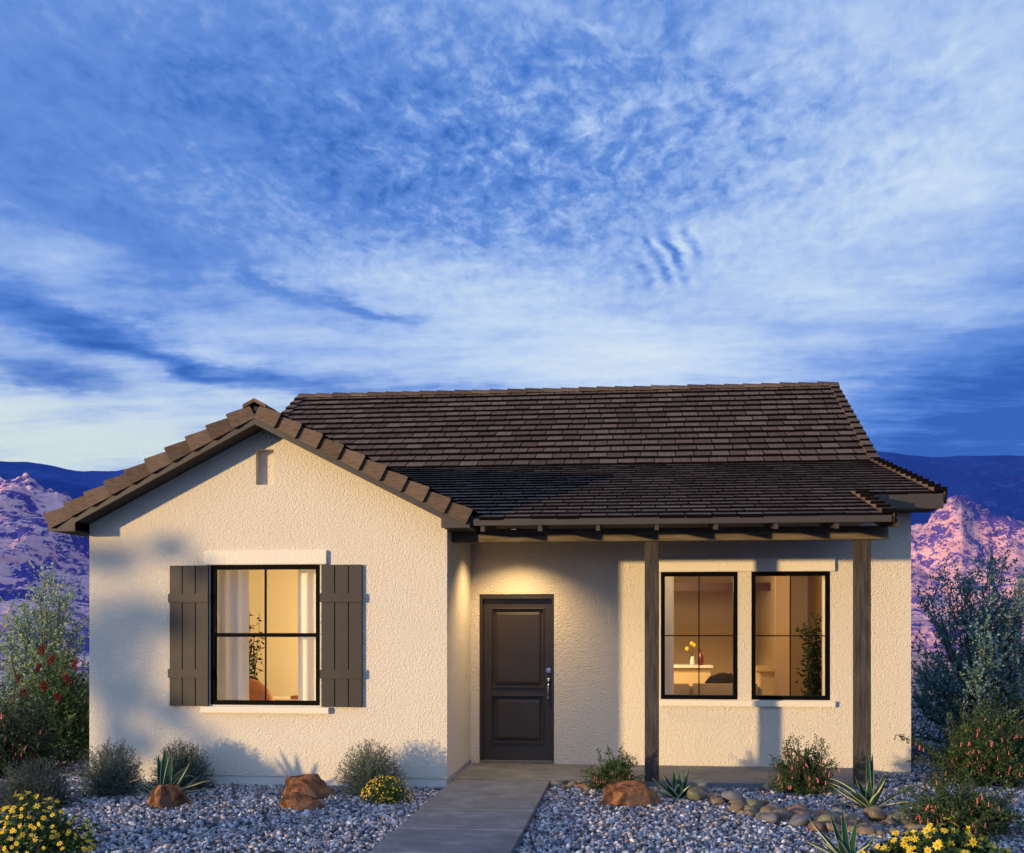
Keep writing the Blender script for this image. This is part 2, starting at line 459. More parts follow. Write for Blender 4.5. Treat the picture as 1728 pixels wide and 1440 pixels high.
class MB:
    """collects faces and links them as one mesh object"""
    def __init__(s):
        s.v, s.f, s.m = [], [], []
    def add(s, vs, fs, mi=0):
        o = len(s.v)
        s.v += [tuple(v) for v in vs]
        for f in fs:
            s.f.append(tuple(o + i for i in f)); s.m.append(mi)
        return s
    def face(s, pts, mi=0):
        return s.add(pts, [tuple(range(len(pts)))], mi)
    def box(s, x0, x1, y0, y1, z0, z1, mi=0):
        v = [(x0, y0, z0), (x1, y0, z0), (x1, y1, z0), (x0, y1, z0), (x0, y0, z1), (x1, y0, z1), (x1, y1, z1), (x0, y1, z1)]
        return s.add(v, [(0, 3, 2, 1), (4, 5, 6, 7), (0, 1, 5, 4), (1, 2, 6, 5), (2, 3, 7, 6), (3, 0, 4, 7)], mi)
    def bevbox(s, x0, x1, y0, y1, z0, z1, b=.006, mi=0):
        bm = bmesh.new()
        bmesh.ops.create_cube(bm, size=1)
        for v in bm.verts:
            v.co = Vector(((x0 + x1) / 2 + v.co.x * (x1 - x0), (y0 + y1) / 2 + v.co.y * (y1 - y0), (z0 + z1) / 2 + v.co.z * (z1 - z0)))
        bmesh.ops.bevel(bm, geom=bm.edges[:], offset=b, segments=2, affect='EDGES')
        return s.bm(bm, mi)
    def bm(s, bm, mi=0, mat=None):
        if mat is not None:
            bm.transform(mat)
        bm.verts.index_update()
        s.add([v.co[:] for v in bm.verts], [tuple(v.index for v in f.verts) for f in bm.faces], mi)
        bm.free()
        return s
    def prism(s, poly, axis, a, b, mi=0):
        """poly: 2d points; axis 'y' -> (x,z) swept in y from a to b; 'x' -> (y,z) swept in x"""
        def P(p, t):
            return (p[0], t, p[1]) if axis == 'y' else (t, p[0], p[1]) if axis == 'x' else (p[0], p[1], t)
        n = len(poly)
        v = [P(p, a) for p in poly] + [P(p, b) for p in poly]
        fs = [tuple(range(n)), tuple(range(2 * n - 1, n - 1, -1))]
        fs += [(i, i + n, (i + 1) % n + n, (i + 1) % n) for i in range(n)]
        return s.add(v, fs, mi)
    def tube(s, pts, rad, seg=6, mi=0):
        pts = [Vector(p) for p in pts]
        rads = rad if isinstance(rad, (list, tuple)) else [rad] * len(pts)
        rings = []
        for i, p in enumerate(pts):
            d = (pts[min(i + 1, len(pts) - 1)] - pts[max(i - 1, 0)]).normalized()
            a = d.orthogonal().normalized()
            b = d.cross(a)
            rings.append([p + (a * math.cos(2 * math.pi * k / seg) + b * math.sin(2 * math.pi * k / seg)) * rads[i] for k in range(seg)])
        v = [q for r in rings for q in r]
        fs = []
        for i in range(len(pts) - 1):
            for k in range(seg):
                fs.append((i * seg + k, i * seg + (k + 1) % seg, (i + 1) * seg + (k + 1) % seg, (i + 1) * seg + k))
        fs.append(tuple(range(seg - 1, -1, -1)))
        fs.append(tuple((len(pts) - 1) * seg + k for k in range(seg)))
        return s.add(v, fs, mi)
    def lathe(s, prof, c=(0, 0, 0), seg=20, mi=0):
        v, fs = [], []
        for (r, z) in prof:
            for k in range(seg):
                a = 2 * math.pi * k / seg
                v.append((c[0] + r * math.cos(a), c[1] + r * math.sin(a), c[2] + z))
        for i in range(len(prof) - 1):
            for k in range(seg):
                fs.append((i * seg + k, i * seg + (k + 1) % seg, (i + 1) * seg + (k + 1) % seg, (i + 1) * seg + k))
        fs.append(tuple(range(seg - 1, -1, -1)))
        fs.append(tuple((len(prof) - 1) * seg + k for k in range(seg)))
        return s.add(v, fs, mi)
    def build(s, name, mats, parent=None, smooth=False, fix=False):
        me = bpy.data.meshes.new(name)
        me.from_pydata(s.v, [], s.f)
        if not isinstance(mats, (list, tuple)):
            mats = [mats]
        me.polygons.foreach_set('material_index', s.m)
        if fix:
            bm = bmesh.new(); bm.from_mesh(me)
            bmesh.ops.recalc_face_normals(bm, faces=bm.faces)
            bm.to_mesh(me); bm.free()
        if smooth:
            me.polygons.foreach_set('use_smooth', [True] * len(me.polygons))
        me.update()
        return link(name, me, parent, mats)

def np_mesh(name, V, F, mats, parent=None, mi=None, smooth=False):
    """V (n,3), F (m,k) with one polygon size"""
    me = bpy.data.meshes.new(name)
    V = np.asarray(V, np.float32); F = np.asarray(F, np.int32)
    k = F.shape[1]
    me.vertices.add(len(V)); me.vertices.foreach_set('co', V.ravel())
    me.loops.add(F.size); me.loops.foreach_set('vertex_index', F.ravel())
    me.polygons.add(len(F))
    me.polygons.foreach_set('loop_start', np.arange(0, F.size, k, dtype=np.int32))
    me.polygons.foreach_set('loop_total', np.full(len(F), k, np.int32))
    if mi is not None:
        me.polygons.foreach_set('material_index', np.asarray(mi, np.int32))
    if smooth:
        me.polygons.foreach_set('use_smooth', np.ones(len(F), bool))
    me.update(calc_edges=True)
    me.validate()
    return link(name, me, parent, mats if isinstance(mats, (list, tuple)) else [mats])

def tag(o, label=None, cat=None, group=None, kind=None):
    if label: o['label'] = label
    if cat: o['category'] = cat
    if group: o['group'] = group
    if kind: o['kind'] = kind
    return o

def empty(name, loc, label, cat, group=None, rz=0.0):
    o = bpy.data.objects.new(name, None)
    o.empty_display_size = .2
    COL.objects.link(o)
    o.location = loc
    o.rotation_euler = (0, 0, rz)
    return tag(o, label, cat, group)

# ------------------------------------------------------------------ ground, slabs
RY = 1.843                  # depth of the entry wall behind the front wing wall
g = MB()
g.box(-400, 400, -60, 17.5, -.30, -.022)
tag(g.build('ground', M['ground']), kind='structure')
g = MB()
g.face([(-6000, 17.5, -.03), (6000, 17.5, -.03), (6000, 9000, -.03), (-6000, 9000, -.03)])
g.face([(-6000, -6000, -.034), (6000, -6000, -.034), (6000, 17.5, -.034), (-6000, 17.5, -.034)])
tag(g.build('desert_floor', M['sand']), kind='structure')

# porch slab and walkway
g = MB(); g.bevbox(-2.075, 2.66, .33, RY - .004, -.02, .068, .008)
tag(g.build('porch_slab', M['concrete']), kind='structure')
g = MB()
ys = [.318, -.72, -1.75, -2.78, -3.81, -4.84, -5.9, -6.9]
for a, b in zip(ys[:-1], ys[1:]):
    g.bevbox(-2.055, -.955, b + .004, a - .004, -.02, .068, .006)
tag(g.build('walkway', M['concrete']), kind='structure')
g = MB()
for y in ys[2:7]:
    g.box(-2.052, -.958, y - .009, y + .009, .05, .0665)
sand_joint = simple('joint_sand', (.40, .36, .30), (.5, .45, .38), 40, .95)
tag(g.build('walkway_joints', sand_joint), kind='structure')

# ------------------------------------------------------------------ house
house = empty('house', (-1.4, 0, 0), 'single-storey cream stucco house with brown tiled roofs and a timber front porch', 'house')
HINV = Matrix.Translation((1.4, 0, 0))
def hpart(mb, name, mats, parent=None, **kw):
    o = mb.build(name, mats, None, **kw)
    o.parent = parent or house
    o.matrix_parent_inverse = HINV if o.parent is house else Matrix()
    return o

def wall_grid(mb, axis_y, thick, x0, x1, z0, z1, holes, mi=0):
    """wall in the XZ plane, front face at axis_y, with rectangular holes (x0,x1,z0,z1)"""
    xs = sorted({x0, x1, *[h[0] for h in holes], *[h[1] for h in holes]})
    zs = sorted({z0, z1, *[h[2] for h in holes], *[h[3] for h in holes]})
    solid = lambda i, j: 0 <= i < len(xs) - 1 and 0 <= j < len(zs) - 1 and not any(
        h[0] <= (xs[i] + xs[i + 1]) / 2 <= h[1] and h[2] <= (zs[j] + zs[j + 1]) / 2 <= h[3] for h in holes)
    ya, yb = axis_y, axis_y + thick
    for i in range(len(xs) - 1):
        for j in range(len(zs) - 1):
            if not solid(i, j):
                continue
            a, b, c, d = xs[i], xs[i + 1], zs[j], zs[j + 1]
            mb.face([(a, ya, c), (b, ya, c), (b, ya, d), (a, ya, d)], mi)
            mb.face([(a, yb, c), (a, yb, d), (b, yb, d), (b, yb, c)], mi)
            if not solid(i - 1, j): mb.face([(a, ya, c), (a, ya, d), (a, yb, d), (a, yb, c)], mi)
            if not solid(i + 1, j): mb.face([(b, ya, c), (b, yb, c), (b, yb, d), (b, ya, d)], mi)
            if not solid(i, j - 1): mb.face([(a, ya, c), (a, yb, c), (b, yb, c), (b, ya, c)], mi)
            if not solid(i, j + 1): mb.face([(a, ya, d), (b, ya, d), (b, yb, d), (a, yb, d)], mi)

WL, WR, AX = -6.24, -2.08, -4.16          # wing walls and gable axis
XR = 3.335                                # right house wall
GZ, GS = 4.27, .51                        # gable apex and slope
def gz(x, off=0.0): return GZ - GS * abs(x - AX) - off
HOLE_L = (-4.80, -3.525, .914, 2.498)
HOLE_1 = (.31, 1.256, .893, 2.478)
HOLE_2 = (1.422, 2.374, .893, 2.478)
HOLE_D = (-1.974, -1.024, -.02, 2.209)
w = MB()
wall_grid(w, 0, .2, WL, WR, .115, 2.86, [HOLE_L])
# gable triangle above, with the little blind niche
nx0, nx1, nz0, nz1 = -4.266, -4.059, 3.403, 3.801
U = .13
def strip(x0, x1, zb, zt=None):
    top = [(x1, gz(x1, U)), (AX, gz(AX, U)), (x0, gz(x0, U))] if x0 < AX < x1 else [(x1, gz(x1, U)), (x0, gz(x0, U))]
    if zt is not None: top = [(x1, zt), (x0, zt)]
    w.face([(p[0], 0, p[1]) for p in [(x0, zb), (x1, zb)] + top])
strip(WL, nx0, 2.86); strip(nx0, nx1, 2.86, nz0); strip(nx0, nx1, nz1); strip(nx1, WR, 2.86)
d = .10
w.face([(nx0, d, nz0), (nx1, d, nz0), (nx1, d, nz1), (nx0, d, nz1)])
w.face([(nx0, 0, nz0), (nx0, d, nz0), (nx0, d, nz1), (nx0, 0, nz1)])
w.face([(nx1, 0, nz0), (nx1, 0, nz1), (nx1, d, nz1), (nx1, d, nz0)])
w.face([(nx0, 0, nz0), (nx1, 0, nz0), (nx1, d, nz0), (nx0, d, nz0)])
w.face([(nx0, 0, nz1), (nx0, d, nz1), (nx1, d, nz1), (nx1, 0, nz1)])
# wing side walls
w.box(WL, WL + .2, .2, 15.0, .115, 2.98)
w.box(WR - .2, WR, .2, RY + .2, .115, 3.1)
# entry wall, right wall with its gable, back wall
wall_grid(w, RY, .2, WR + .0, XR, .115, 3.33, [HOLE_D, HOLE_1, HOLE_2])
w.prism([(RY + .2, .115), (15.1, .115), (15.1, 3.2), (8.6, 6.0), (5.0, 4.12), (RY + .2, 3.33)], 'x', XR - .2, XR)
w.prism([(4.9, 2.9), (14.0, 2.9), (8.6, 6.0), (4.9, 4.10)], 'x', -6.1, -5.9)
w.box(WL + .2, XR - .2, 14.9, 15.1, .115, 3.2)
hpart(w, 'wall', M['stucco'])
# plinth below the weep line, a touch behind the plaster
w = MB()
w.box(WL + .012, WR - .012, .012, .19, -.2, .115)
w.box(WR - .18, WR - .012, .19, RY, -.2, .115)
w.box(WL + .012, WL + .18, .19, 15.0, -.2, .115)
w.box(WR - .01, HOLE_D[0], RY + .012, RY + .19, -.2, .115)
w.box(HOLE_D[1], XR - .012, RY + .012, RY + .19, -.2, .115)
w.box(XR - .19, XR - .012, RY + .19, 15.0, -.2, .115)
hpart(w, 'plinth', M['plinth'])

# ---- roofs
def tile_field(mb, O, u, v, length, vlen, expo, tw, th, clip=None, mi=(0, 1), jitter=.004, seed=0):
    rr = random.Random(seed)
    O, u, v = Vector(O), Vector(u).normalized(), Vector(v).normalized()
    n = u.cross(v).normalized()
    rows = int(round(vlen / expo))
    expo = vlen / rows
    for i in range(rows):
        x = -tw * (.5 if i % 2 else 0) - rr.random() * .06
        while x < length:
            wd = tw * rr.uniform(.94, 1.06)
            a, b = max(0, x), min(length, x + wd - .015)
            x += wd
            if b - a < .02: continue
            mid = O + u * (a + b) / 2 + v * (i * expo)
            if clip and not clip(mid): continue
            j = rr.uniform(-jitter, jitter); j2 = j + rr.uniform(-.003, .003)
            k = rr.uniform(-.008, .008)
            p = lambda s_, t_, h_: O + u * s_ + v * t_ + n * h_
            y0, y1 = i * expo + k, (i + 1) * expo + .03
            q = [p(a, y0, th + j), p(b, y0, th + j2), p(b, y1, .008), p(a, y1, .008), p(a, y0, -.004), p(b, y0, -.004), p(b, y1, -.004), p(a, y1, -.004)]
            mb.add(q, [(0, 1, 2, 3)], mi[0])
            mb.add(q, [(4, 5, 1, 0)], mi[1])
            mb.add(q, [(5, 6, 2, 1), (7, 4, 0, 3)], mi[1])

TH = .052
BRK = (4.98, 4.283); RDG = (8.6, 6.178); EAV = (1.33, 3.395)
LS = (BRK[1] - EAV[1]) / (BRK[0] - EAV[0])
def zl(y): return EAV[1] + LS * (y - EAV[0])
RX0, RX1 = -6.37, 3.60
PEY, PX1 = -.35, 2.655
roof = MB()
# decks under the tiles (solid, so no light leaks)
t = .035
roof.prism([(EAV[0] + .02, zl(EAV[0] + .02) - t - .05), (BRK[0], BRK[1] - t - .07), (RDG[0], RDG[1] - t - .07), (15.9, 2.9), (15.9, 2.96), (RDG[0], RDG[1] - t), (BRK[0], BRK[1] - t), (EAV[0] + .02, zl(EAV[0] + .02) - t)], 'x', AX, RX1 - .03, 2)
roof.prism([(BRK[0], BRK[1] - t - .07), (RDG[0], RDG[1] - t - .07), (15.9, 2.9), (15.9, 2.96), (RDG[0], RDG[1] - t), (BRK[0], BRK[1] - t)], 'x', RX0 + .03, AX, 2)
roof.prism([(PEY + .03, zl(PEY + .03) - t - .03), (EAV[0] + .02, zl(EAV[0] + .02) - t - .03), (EAV[0] + .02, zl(EAV[0] + .02) - t), (PEY + .03, zl(PEY + .03) - t)], 'x', -1.85, PX1 - .03, 2)
vL = Vector((0, BRK[0] - EAV[0], BRK[1] - EAV[1])).normalized()
vU = Vector((0, RDG[0] - BRK[0], RDG[1] - BRK[1])).normalized()
lenU = math.hypot(RDG[0] - BRK[0], RDG[1] - BRK[1])
lenL = math.hypot(BRK[0] - EAV[0], BRK[1] - EAV[1])
lenP = (EAV[0] - PEY) / vL.y
under = lambda p: p.z > gz(p.x) - .06
down = 0.036
tile_field(roof, (RX0 + .1, BRK[0], BRK[1] - down), (1, 0, 0), vU, RX1 - RX0 - .2, lenU, .292, .272, .052, under, seed=1)
tile_field(roof, (AX, EAV[0], EAV[1] - down), (1, 0, 0), vL, RX1 - AX - .1, lenL, .292, .272, .034, under, seed=2, jitter=.002)
tile_field(roof, (-2.2, PEY, zl(PEY) - down), (1, 0, 0), vL, PX1 + 2.1, lenP, .292, .272, .034, under, seed=3, jitter=.002)
main_roof = hpart(roof, 'main_roof', [M['roof_tile'], M['tile_edge_shade'], M['soffit']])
# back slope covered with plain tiles too
# ridge caps
def ridge_caps(mb, y, z, x0, x1, n, wd=.15, drop=.075):
    L = (x1 - x0) / n
    for i in range(n):
        a, b = x0 + i * L, x0 + (i + 1) * L + .04
        h = random.uniform(-.004, .004)
        for s in (-1, 1):
            q = [(a, y, z + .045 + h), (b, y, z + .022 + h), (b, y + s * wd, z - drop + .022 + h), (a, y + s * wd, z - drop + .045 + h),
                 (a, y, z + .015 + h), (b, y, z), (b, y + s * wd, z - drop), (a, y + s * wd, z - drop + .015 + h)]
            mb.add(q, [(0, 1, 2, 3) if s > 0 else (3, 2, 1, 0), (4, 0, 3, 7), (1, 5, 6, 2), (3, 2, 6, 7)], 0)
    return mb
rc = ridge_caps(MB(), RDG[0], RDG[1] + .01, RX0, RX1 + .0, 30)
hpart(rc, 'ridge_cap', [M['roof_tile']], main_roof)
# stepped rake tiles along the gable-end edges
def rake_steps(mb, x0, x1, y0, z0, v, length, n, h0=.0, hang=.15, inner=None, th=.05):
    """boxes along an edge running up the slope: a cap on top and a drop on the outer face"""
    L = length / n
    v = Vector(v).normalized(); nn = Vector((0, -v.z, v.y))
    for i in range(n):
        a = Vector((0, y0, z0)) + v * (i * L) + nn * .012
        b = Vector((0, y0, z0)) + v * ((i + 1) * L + .02) + nn * .012
        ta, tb = nn * th, nn * .012
        lo = min(x0, x1); hi = max(x0, x1)
        P = lambda x, q: (x, q.y, q.z)
        vs = [P(lo, a), P(hi, a), P(hi, b), P(lo, b), P(lo, a + ta), P(hi, a + ta), P(hi, b + tb), P(lo, b + tb)]
        mb.add(vs, [(4, 5, 6, 7)], 0)
        mb.add(vs, [(0, 1, 5, 4)], 1)
        mb.add(vs, [(1, 2, 6, 5), (3, 0, 4, 7)], 0)
        # outer drop
        xo = x1
        w_ = .022 * (1 if x1 > x0 else -1)
        dn = -nn * hang
        vs = [P(xo, a + dn), P(xo + w_, a + dn), P(xo + w_, b + dn), P(xo, b + dn), P(xo, a + ta), P(xo + w_, a + ta), P(xo + w_, b + tb), P(xo, b + tb)]
        mb.add(vs, [(4, 5, 6, 7), (1, 2, 6, 5), (0, 3, 2, 1), (0, 4, 7, 3)], 0)
        mb.add(vs, [(0, 1, 5, 4)], 1)
r = MB()
rake_steps(r, RX1 - .13, RX1, BRK[0], BRK[1] - .02, vU, lenU, 14)
rake_steps(r, RX1 - .13, RX1, EAV[0] - .01, EAV[1] - .02, vL, lenL, 13)
rake_steps(r, RX0 + .13, RX0, BRK[0], BRK[1] - .02, vU, lenU, 14)
rake_steps(r, PX1 - .13, PX1, PEY - .01, zl(PEY) - .02, vL, 1.75, 6, hang=.10)
hpart(r, 'rake_trim', [M['side_tile'], M['tile_edge_shade']], main_roof)
# fascias and soffits of the main roof
f = MB()
f.bevbox(1.6, 3.585, EAV[0] + .0, EAV[0] + .03, 3.185, EAV[1] - .035, .003)
f.prism([(EAV[0] + .032, 3.19), (BRK[0], 4.08), (BRK[0], 4.22), (EAV[0] + .032, 3.34)], 'x', RX1 - .05, RX1 - .02)
f.prism([(BRK[0], 4.08), (RDG[0], 5.95), (RDG[0], 6.10), (BRK[0], 4.22)], 'x', RX1 - .05, RX1 - .02)
hpart(f, 'fascia', M['fascia'], main_roof)
f = MB()
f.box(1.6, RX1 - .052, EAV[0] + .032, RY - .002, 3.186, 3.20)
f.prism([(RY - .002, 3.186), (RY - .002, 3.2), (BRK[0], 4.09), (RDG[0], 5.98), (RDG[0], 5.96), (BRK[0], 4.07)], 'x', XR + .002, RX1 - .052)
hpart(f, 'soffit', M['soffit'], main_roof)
f = MB()
f.bevbox(-1.735, PX1 - .022, PEY + .002, PEY + .03, 2.888, zl(PEY) - .028, .003)
f.prism([(PEY + .032, 2.90), (EAV[0], 3.25), (EAV[0], zl(EAV[0]) - .06), (PEY + .032, zl(PEY) - .05)], 'x', PX1 - .05, PX1 - .022)
hpart(f, 'porch_fascia', M['fascia'], main_roof)
raf = None
for k in range(8):
    x = -1.68 + .62 * k
    x = -1.02 + .62 * (k - 1)
    f = MB()
    f.prism([(PEY + .034, 2.825), (.30, 2.903), (.46, 2.903), (RY - .004, 3.21), (RY - .004, zl(RY) - .07), (PEY + .034, zl(PEY) - .068)], 'x', x - .022, x + .022)
    hpart(f, 'rafter', M['fascia'], house, fix=True)
# front gable roof over the wing
gr = MB()
gy0, gy1 = -.325, 5.4
e = 2.40
for s in (-1, 1):
    xa, xe = AX, AX + s * e
    gr.prism([(xa, gz(xa, .04)), (xe, gz(xe, .04)), (xe, gz(xe, .10)), (xa, gz(xa, .10))], 'y', gy0, gy1, 2)
    u = (0, 1, 0) if s > 0 else (0, -1, 0)
    O = (AX + s * (e + .01), gy0 + .1, gz(xe, .04)) if s > 0 else (AX + s * (e + .01), gy1, gz(xe, .04))
    tile_field(gr, O, u, (-s, 0, GS), gy1 - gy0 - .1, math.hypot(e, e * GS), .27, .272, TH, seed=5 + s,
               clip=lambda p: not (p.y > 1.33 and p.x > AX and p.z < zl(p.y) - .05))
gable = hpart(gr, 'gable_roof', [M['side_tile'], M['tile_edge_shade'], M['soffit']])
# ridge cap of the gable: the front one seen end on
rc = MB()
for i in range(18):
    a = -.372 + i * .31; b = a + .35
    for s in (-1, 1):
        z0, z1 = GZ + .018, GZ - .05
        q = [(AX, a, z0 + .02), (AX, b, z0), (AX + s * .13, b, z1), (AX + s * .13, a, z1 + .02), (AX, a, z0 - .02), (AX, b, z0 - .03), (AX + s * .13, b, z1 - .03), (AX + s * .13, a, z1 - .02)]
        rc.add(q, [(0, 1, 2, 3) if s < 0 else (3, 2, 1, 0), (2, 3, 7, 6)], 0)
        rc.add(q, [(0, 3, 7, 4)], 0)
hpart(rc, 'ridge_cap', [M['side_tile'], M['tile_edge_shade']], gable)
# big rake tiles stepping down both sides of the front gable
rt = MB()
SL = math.hypot(1, GS)
for s in (-1, 1):
    dv = Vector((s, 0, -GS)) / SL              # down the slope
    nv = Vector((s * GS, 0, 1)) / SL
    total = 2.42 * SL - .085
    n = 10
    L = total / n
    for i in range(n):
        st = .07 + i * L
        en = st + L + .012
        base = Vector((AX, 0, GZ))
        lift0, lift1 = -.012, .022
        lo = -.158
        ya, yb = -.352, -.352
        rr = random.Random(i * 2 + s)
        j = rr.uniform(-.004, .004)
        def P(t_, h_, y_): return base + dv * t_ + nv * h_ + Vector((0, y_, 0))
        yf0, yf1 = -.356, -.398                 # the lower end stands proud of the next
        # outline in slope space, small bevels at the lower end
        prof = [(st, lift0 + j, yf0), (en - .012, lift1 + j, yf1), (en, lift1 + j - .012, yf1), (en, lo + j + .012, yf1), (en - .012, lo + j, yf1), (st, lo + j + .004, yf0)]
        fr = [P(a_, b_, c_) for a_, b_, c_ in prof]
        bk = [P(a_, b_, -.31) for a_, b_, c_ in prof]
        rt.add(fr, [tuple(range(6)) if s < 0 else tuple(range(5, -1, -1))], 0)
        for q in range(6):
            r_ = (q + 1) % 6
            rt.add([fr[q], fr[r_], bk[r_], bk[q]], [(0, 1, 2, 3)], 1 if q in (1, 2, 3) else 0)
        # the cap of the same tile, lying on the roof
        cp = [P(st, lift0 + j, yf0), P(en - .012, lift1 + j, yf1), P(en - .012, lift1 + j, -.14), P(st, lift0 + j, -.14)]
        lo_ = [v_ - nv * .03 for v_ in cp]
        rt.add(cp, [(0, 1, 2, 3)], 0)
        rt.add([cp[1], cp[2], lo_[2], lo_[1]], [(0, 1, 2, 3)], 1)
        rt.add([cp[2], cp[3], lo_[3], lo_[2]], [(0, 1, 2, 3)], 0)
hpart(rt, 'rake_tiles', [M['rake_tile'], M['tile_edge_shade']], gable)
# rake boards with boxed ends
fb = MB()
top, bot = .13, .245
for s in (-1, 1):
    X = lambda d_: AX + s * d_
    xi, xo = 2.075, 2.385
    poly = [(X(0), GZ - top), (X(xo), gz(X(xo), top)), (X(xo), 2.868), (X(xi), 2.868), (X(xi), gz(X(xi), bot)), (X(0), GZ - bot)]
    fb.prism(poly, 'y', -.352, -.322)
hpart(fb, 'rake_board', M['fascia'], gable, fix=True)
for s in (-1, 1):
    fb = MB()
    X = lambda d_: AX + s * d_
    fb.prism([(X(2.372), 2.872), (X(2.385), 2.872), (X(2.385), gz(X(2.385), .1)), (X(2.372), gz(X(2.372), .1))], 'y', -.321, 1.3 if s > 0 else 6)
    hpart(fb, 'eave_board', M['fascia'], gable, fix=True)
fb = MB()
for s in (-1, 1):
    X = lambda d_: AX + s * d_
    fb.box(min(X(2.082), X(2.371)), max(X(2.082), X(2.371)), -.321, 1.3 if s > 0 else 6, 2.873, 2.885)
    fb.prism([(X(0), GZ - .235), (X(2.074), gz(X(2.074), .235)), (X(2.074), gz(X(2.074), .2)), (X(0), GZ - .2)], 'y', -.3215, -.002)
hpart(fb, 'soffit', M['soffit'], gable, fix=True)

# porch timber
b = MB(); b.bevbox(-2.078, 2.735, .30, .44, 2.757, 2.90, .006)
hpart(b, 'porch_beam', M['beam_wood'])
for x0, x1 in ((.100, .258), (2.392, 2.560)):
    b = MB(); b.bevbox(x0, x1, .345, .49, .069, 2.756, .006)
    b.box(x0 + .012, x1 - .012, .357, .478, .060, .072)
    hpart(b, 'porch_post', M['wood'])
b = MB(); b.box(-2.078, 2.60, .442, RY - .003, 2.985, 3.0)
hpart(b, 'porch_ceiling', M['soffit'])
b = MB(); b.bevbox(2.575, 2.61, .45, RY - .003, 2.99, 3.2, .003)
hpart(b, 'porch_end_board', M['fascia'])

# downlight over the door
dl = MB()
dl.lathe([(.075, 0), (.075, -.012), (.055, -.012), (.05, .0)], (-1.46, 1.20, 2.984), 24)
can = hpart(dl, 'downlight', M['fascia'])
em, et, eb = material('downlight_lens')
eb.inputs['Emission Color'].default_value = (1, .72, .38, 1)
eb.inputs['Emission Strength'].default_value = 2
dl = MB(); dl.lathe([(.049, 0), (.045, -.006)], (-1.46, 1.20, 2.980), 20)
hpart(dl, 'lens', em, can)
def lamp(name, typ, loc, power, col, size=.05, spot=None, blend=.6, parent=None):
    l = bpy.data.lights.new(name, typ)
    l.energy = power
    l.color = col
    l.shadow_soft_size = size
    if spot:
        l.spot_size = spot; l.spot_blend = blend
    o = bpy.data.objects.new(name, l)
    COL.objects.link(o)
    o.location = loc
    p = parent or house
    o.parent = p
    o.matrix_parent_inverse = HINV if p is house else Matrix()
    return o
lamp('downlight_lamp', 'SPOT', (-1.46, 1.20, 2.965), 225, (1, .68, .33), .04, R_(124), .75, can)

# lintels, sills
for (x0, x1, y, z0, z1) in ((-4.864, -3.436, 0, 2.5, 2.657), (.287, 2.431, RY, 2.48, 2.648)):
    b = MB(); b.bevbox(x0, x1, y - .045, y + .05, z0, z1, .008)
    hpart(b, 'lintel', M['stucco_trim'])
for (x0, x1, y, z0, z1) in ((-4.895, -3.406, 0, .826, .895), (.286, 2.434, RY, .812, .884)):
    b = MB(); b.bevbox(x0, x1, y - .06, y + .05, z0, z1, .008)
    hpart(b, 'window_sill', M['stucco_trim'])

# windows
def window(hole, y, hung):
    x0, x1, z0, z1 = hole
    f = MB()
    fw = .052 if not hung else .05
    a, b_ = y + .004, y + .085
    f.box(x0 + .003, x0 + fw, a, b_, z0 + .003, z1 - .003)
    f.box(x1 - fw, x1 - .003, a, b_, z0 + .003, z1 - .003)
    f.box(x0 + fw, x1 - fw, a, b_, z1 - fw, z1 - .003)
    f.box(x0 + fw, x1 - fw, a, b_, z0 + .003, z0 + fw)
    win = hpart(f, 'window', M['frame'])
    gx0, gx1, gz0, gz1 = x0 + fw, x1 - fw, z0 + fw, z1 - fw
    zm = (gz0 + gz1) / 2
    m_ = MB(); xm = (gx0 + gx1) / 2
    if hung:
        m_.box(gx0, gx1, y + .016, y + .06, zm - .022, zm + .022)
        m_.box(xm - .02, xm + .004, y + .045, y + .058, zm + .022, gz1)
        m_.box(xm - .008, xm + .010, y + .022, y + .034, gz0, zm - .022)
        m_.box(gx0, gx0 + .012, y + .018, y + .05, gz0, zm - .022)
        p1 = [(gx0, gx1, zm + .022, gz1, y + .052), (gx0 + .012, gx1, gz0, zm - .022, y + .028)]
    else:
        m_.box(xm - .007, xm + .007, y + .030, y + .044, gz0, gz1)
        m_.box(gx0, xm - .007, y + .030, y + .044, zm - .007, zm + .007)
        m_.box(xm + .007, gx1, y + .030, y + .044, zm - .007, zm + .007)
        p1 = [(gx0, gx1, gz0, gz1, y + .050)]
    hpart(m_, 'glazing_bars', M['frame'], win)
    for (a0, a1, c0, c1, yy) in p1:
        g_ = MB()
        g_.face([(a0, yy, c0), (a1, yy, c0), (a1, yy, c1), (a0, yy, c1)])
        hpart(g_, 'pane', M['glass'], win)
window(HOLE_L, 0, True)
window(HOLE_1, RY, False)
window(HOLE_2, RY, False)

# shutters
for (x0, x1) in ((-5.268, -4.806), (-3.502, -3.030)):
    f = MB()
    wd = (x1 - x0) / 3
    for k in range(3):
        f.bevbox(x0 + k * wd + .004, x0 + (k + 1) * wd - .004, -.042, -.012, .902, 2.494, .003)
    f.box(x0 + .006, x1 - .006, -.014, -.004, .91, 2.486, 1)
    sh = hpart(f, 'shutter', [M['shutter'], M['frame']])
    for zc in (2.124, 1.27):
        f = MB(); f.bevbox(x0 - .006, x1 + .004, -.070, -.043, zc - .05, zc + .05, .003)
        hpart(f, 'batten', M['shutter'], sh)

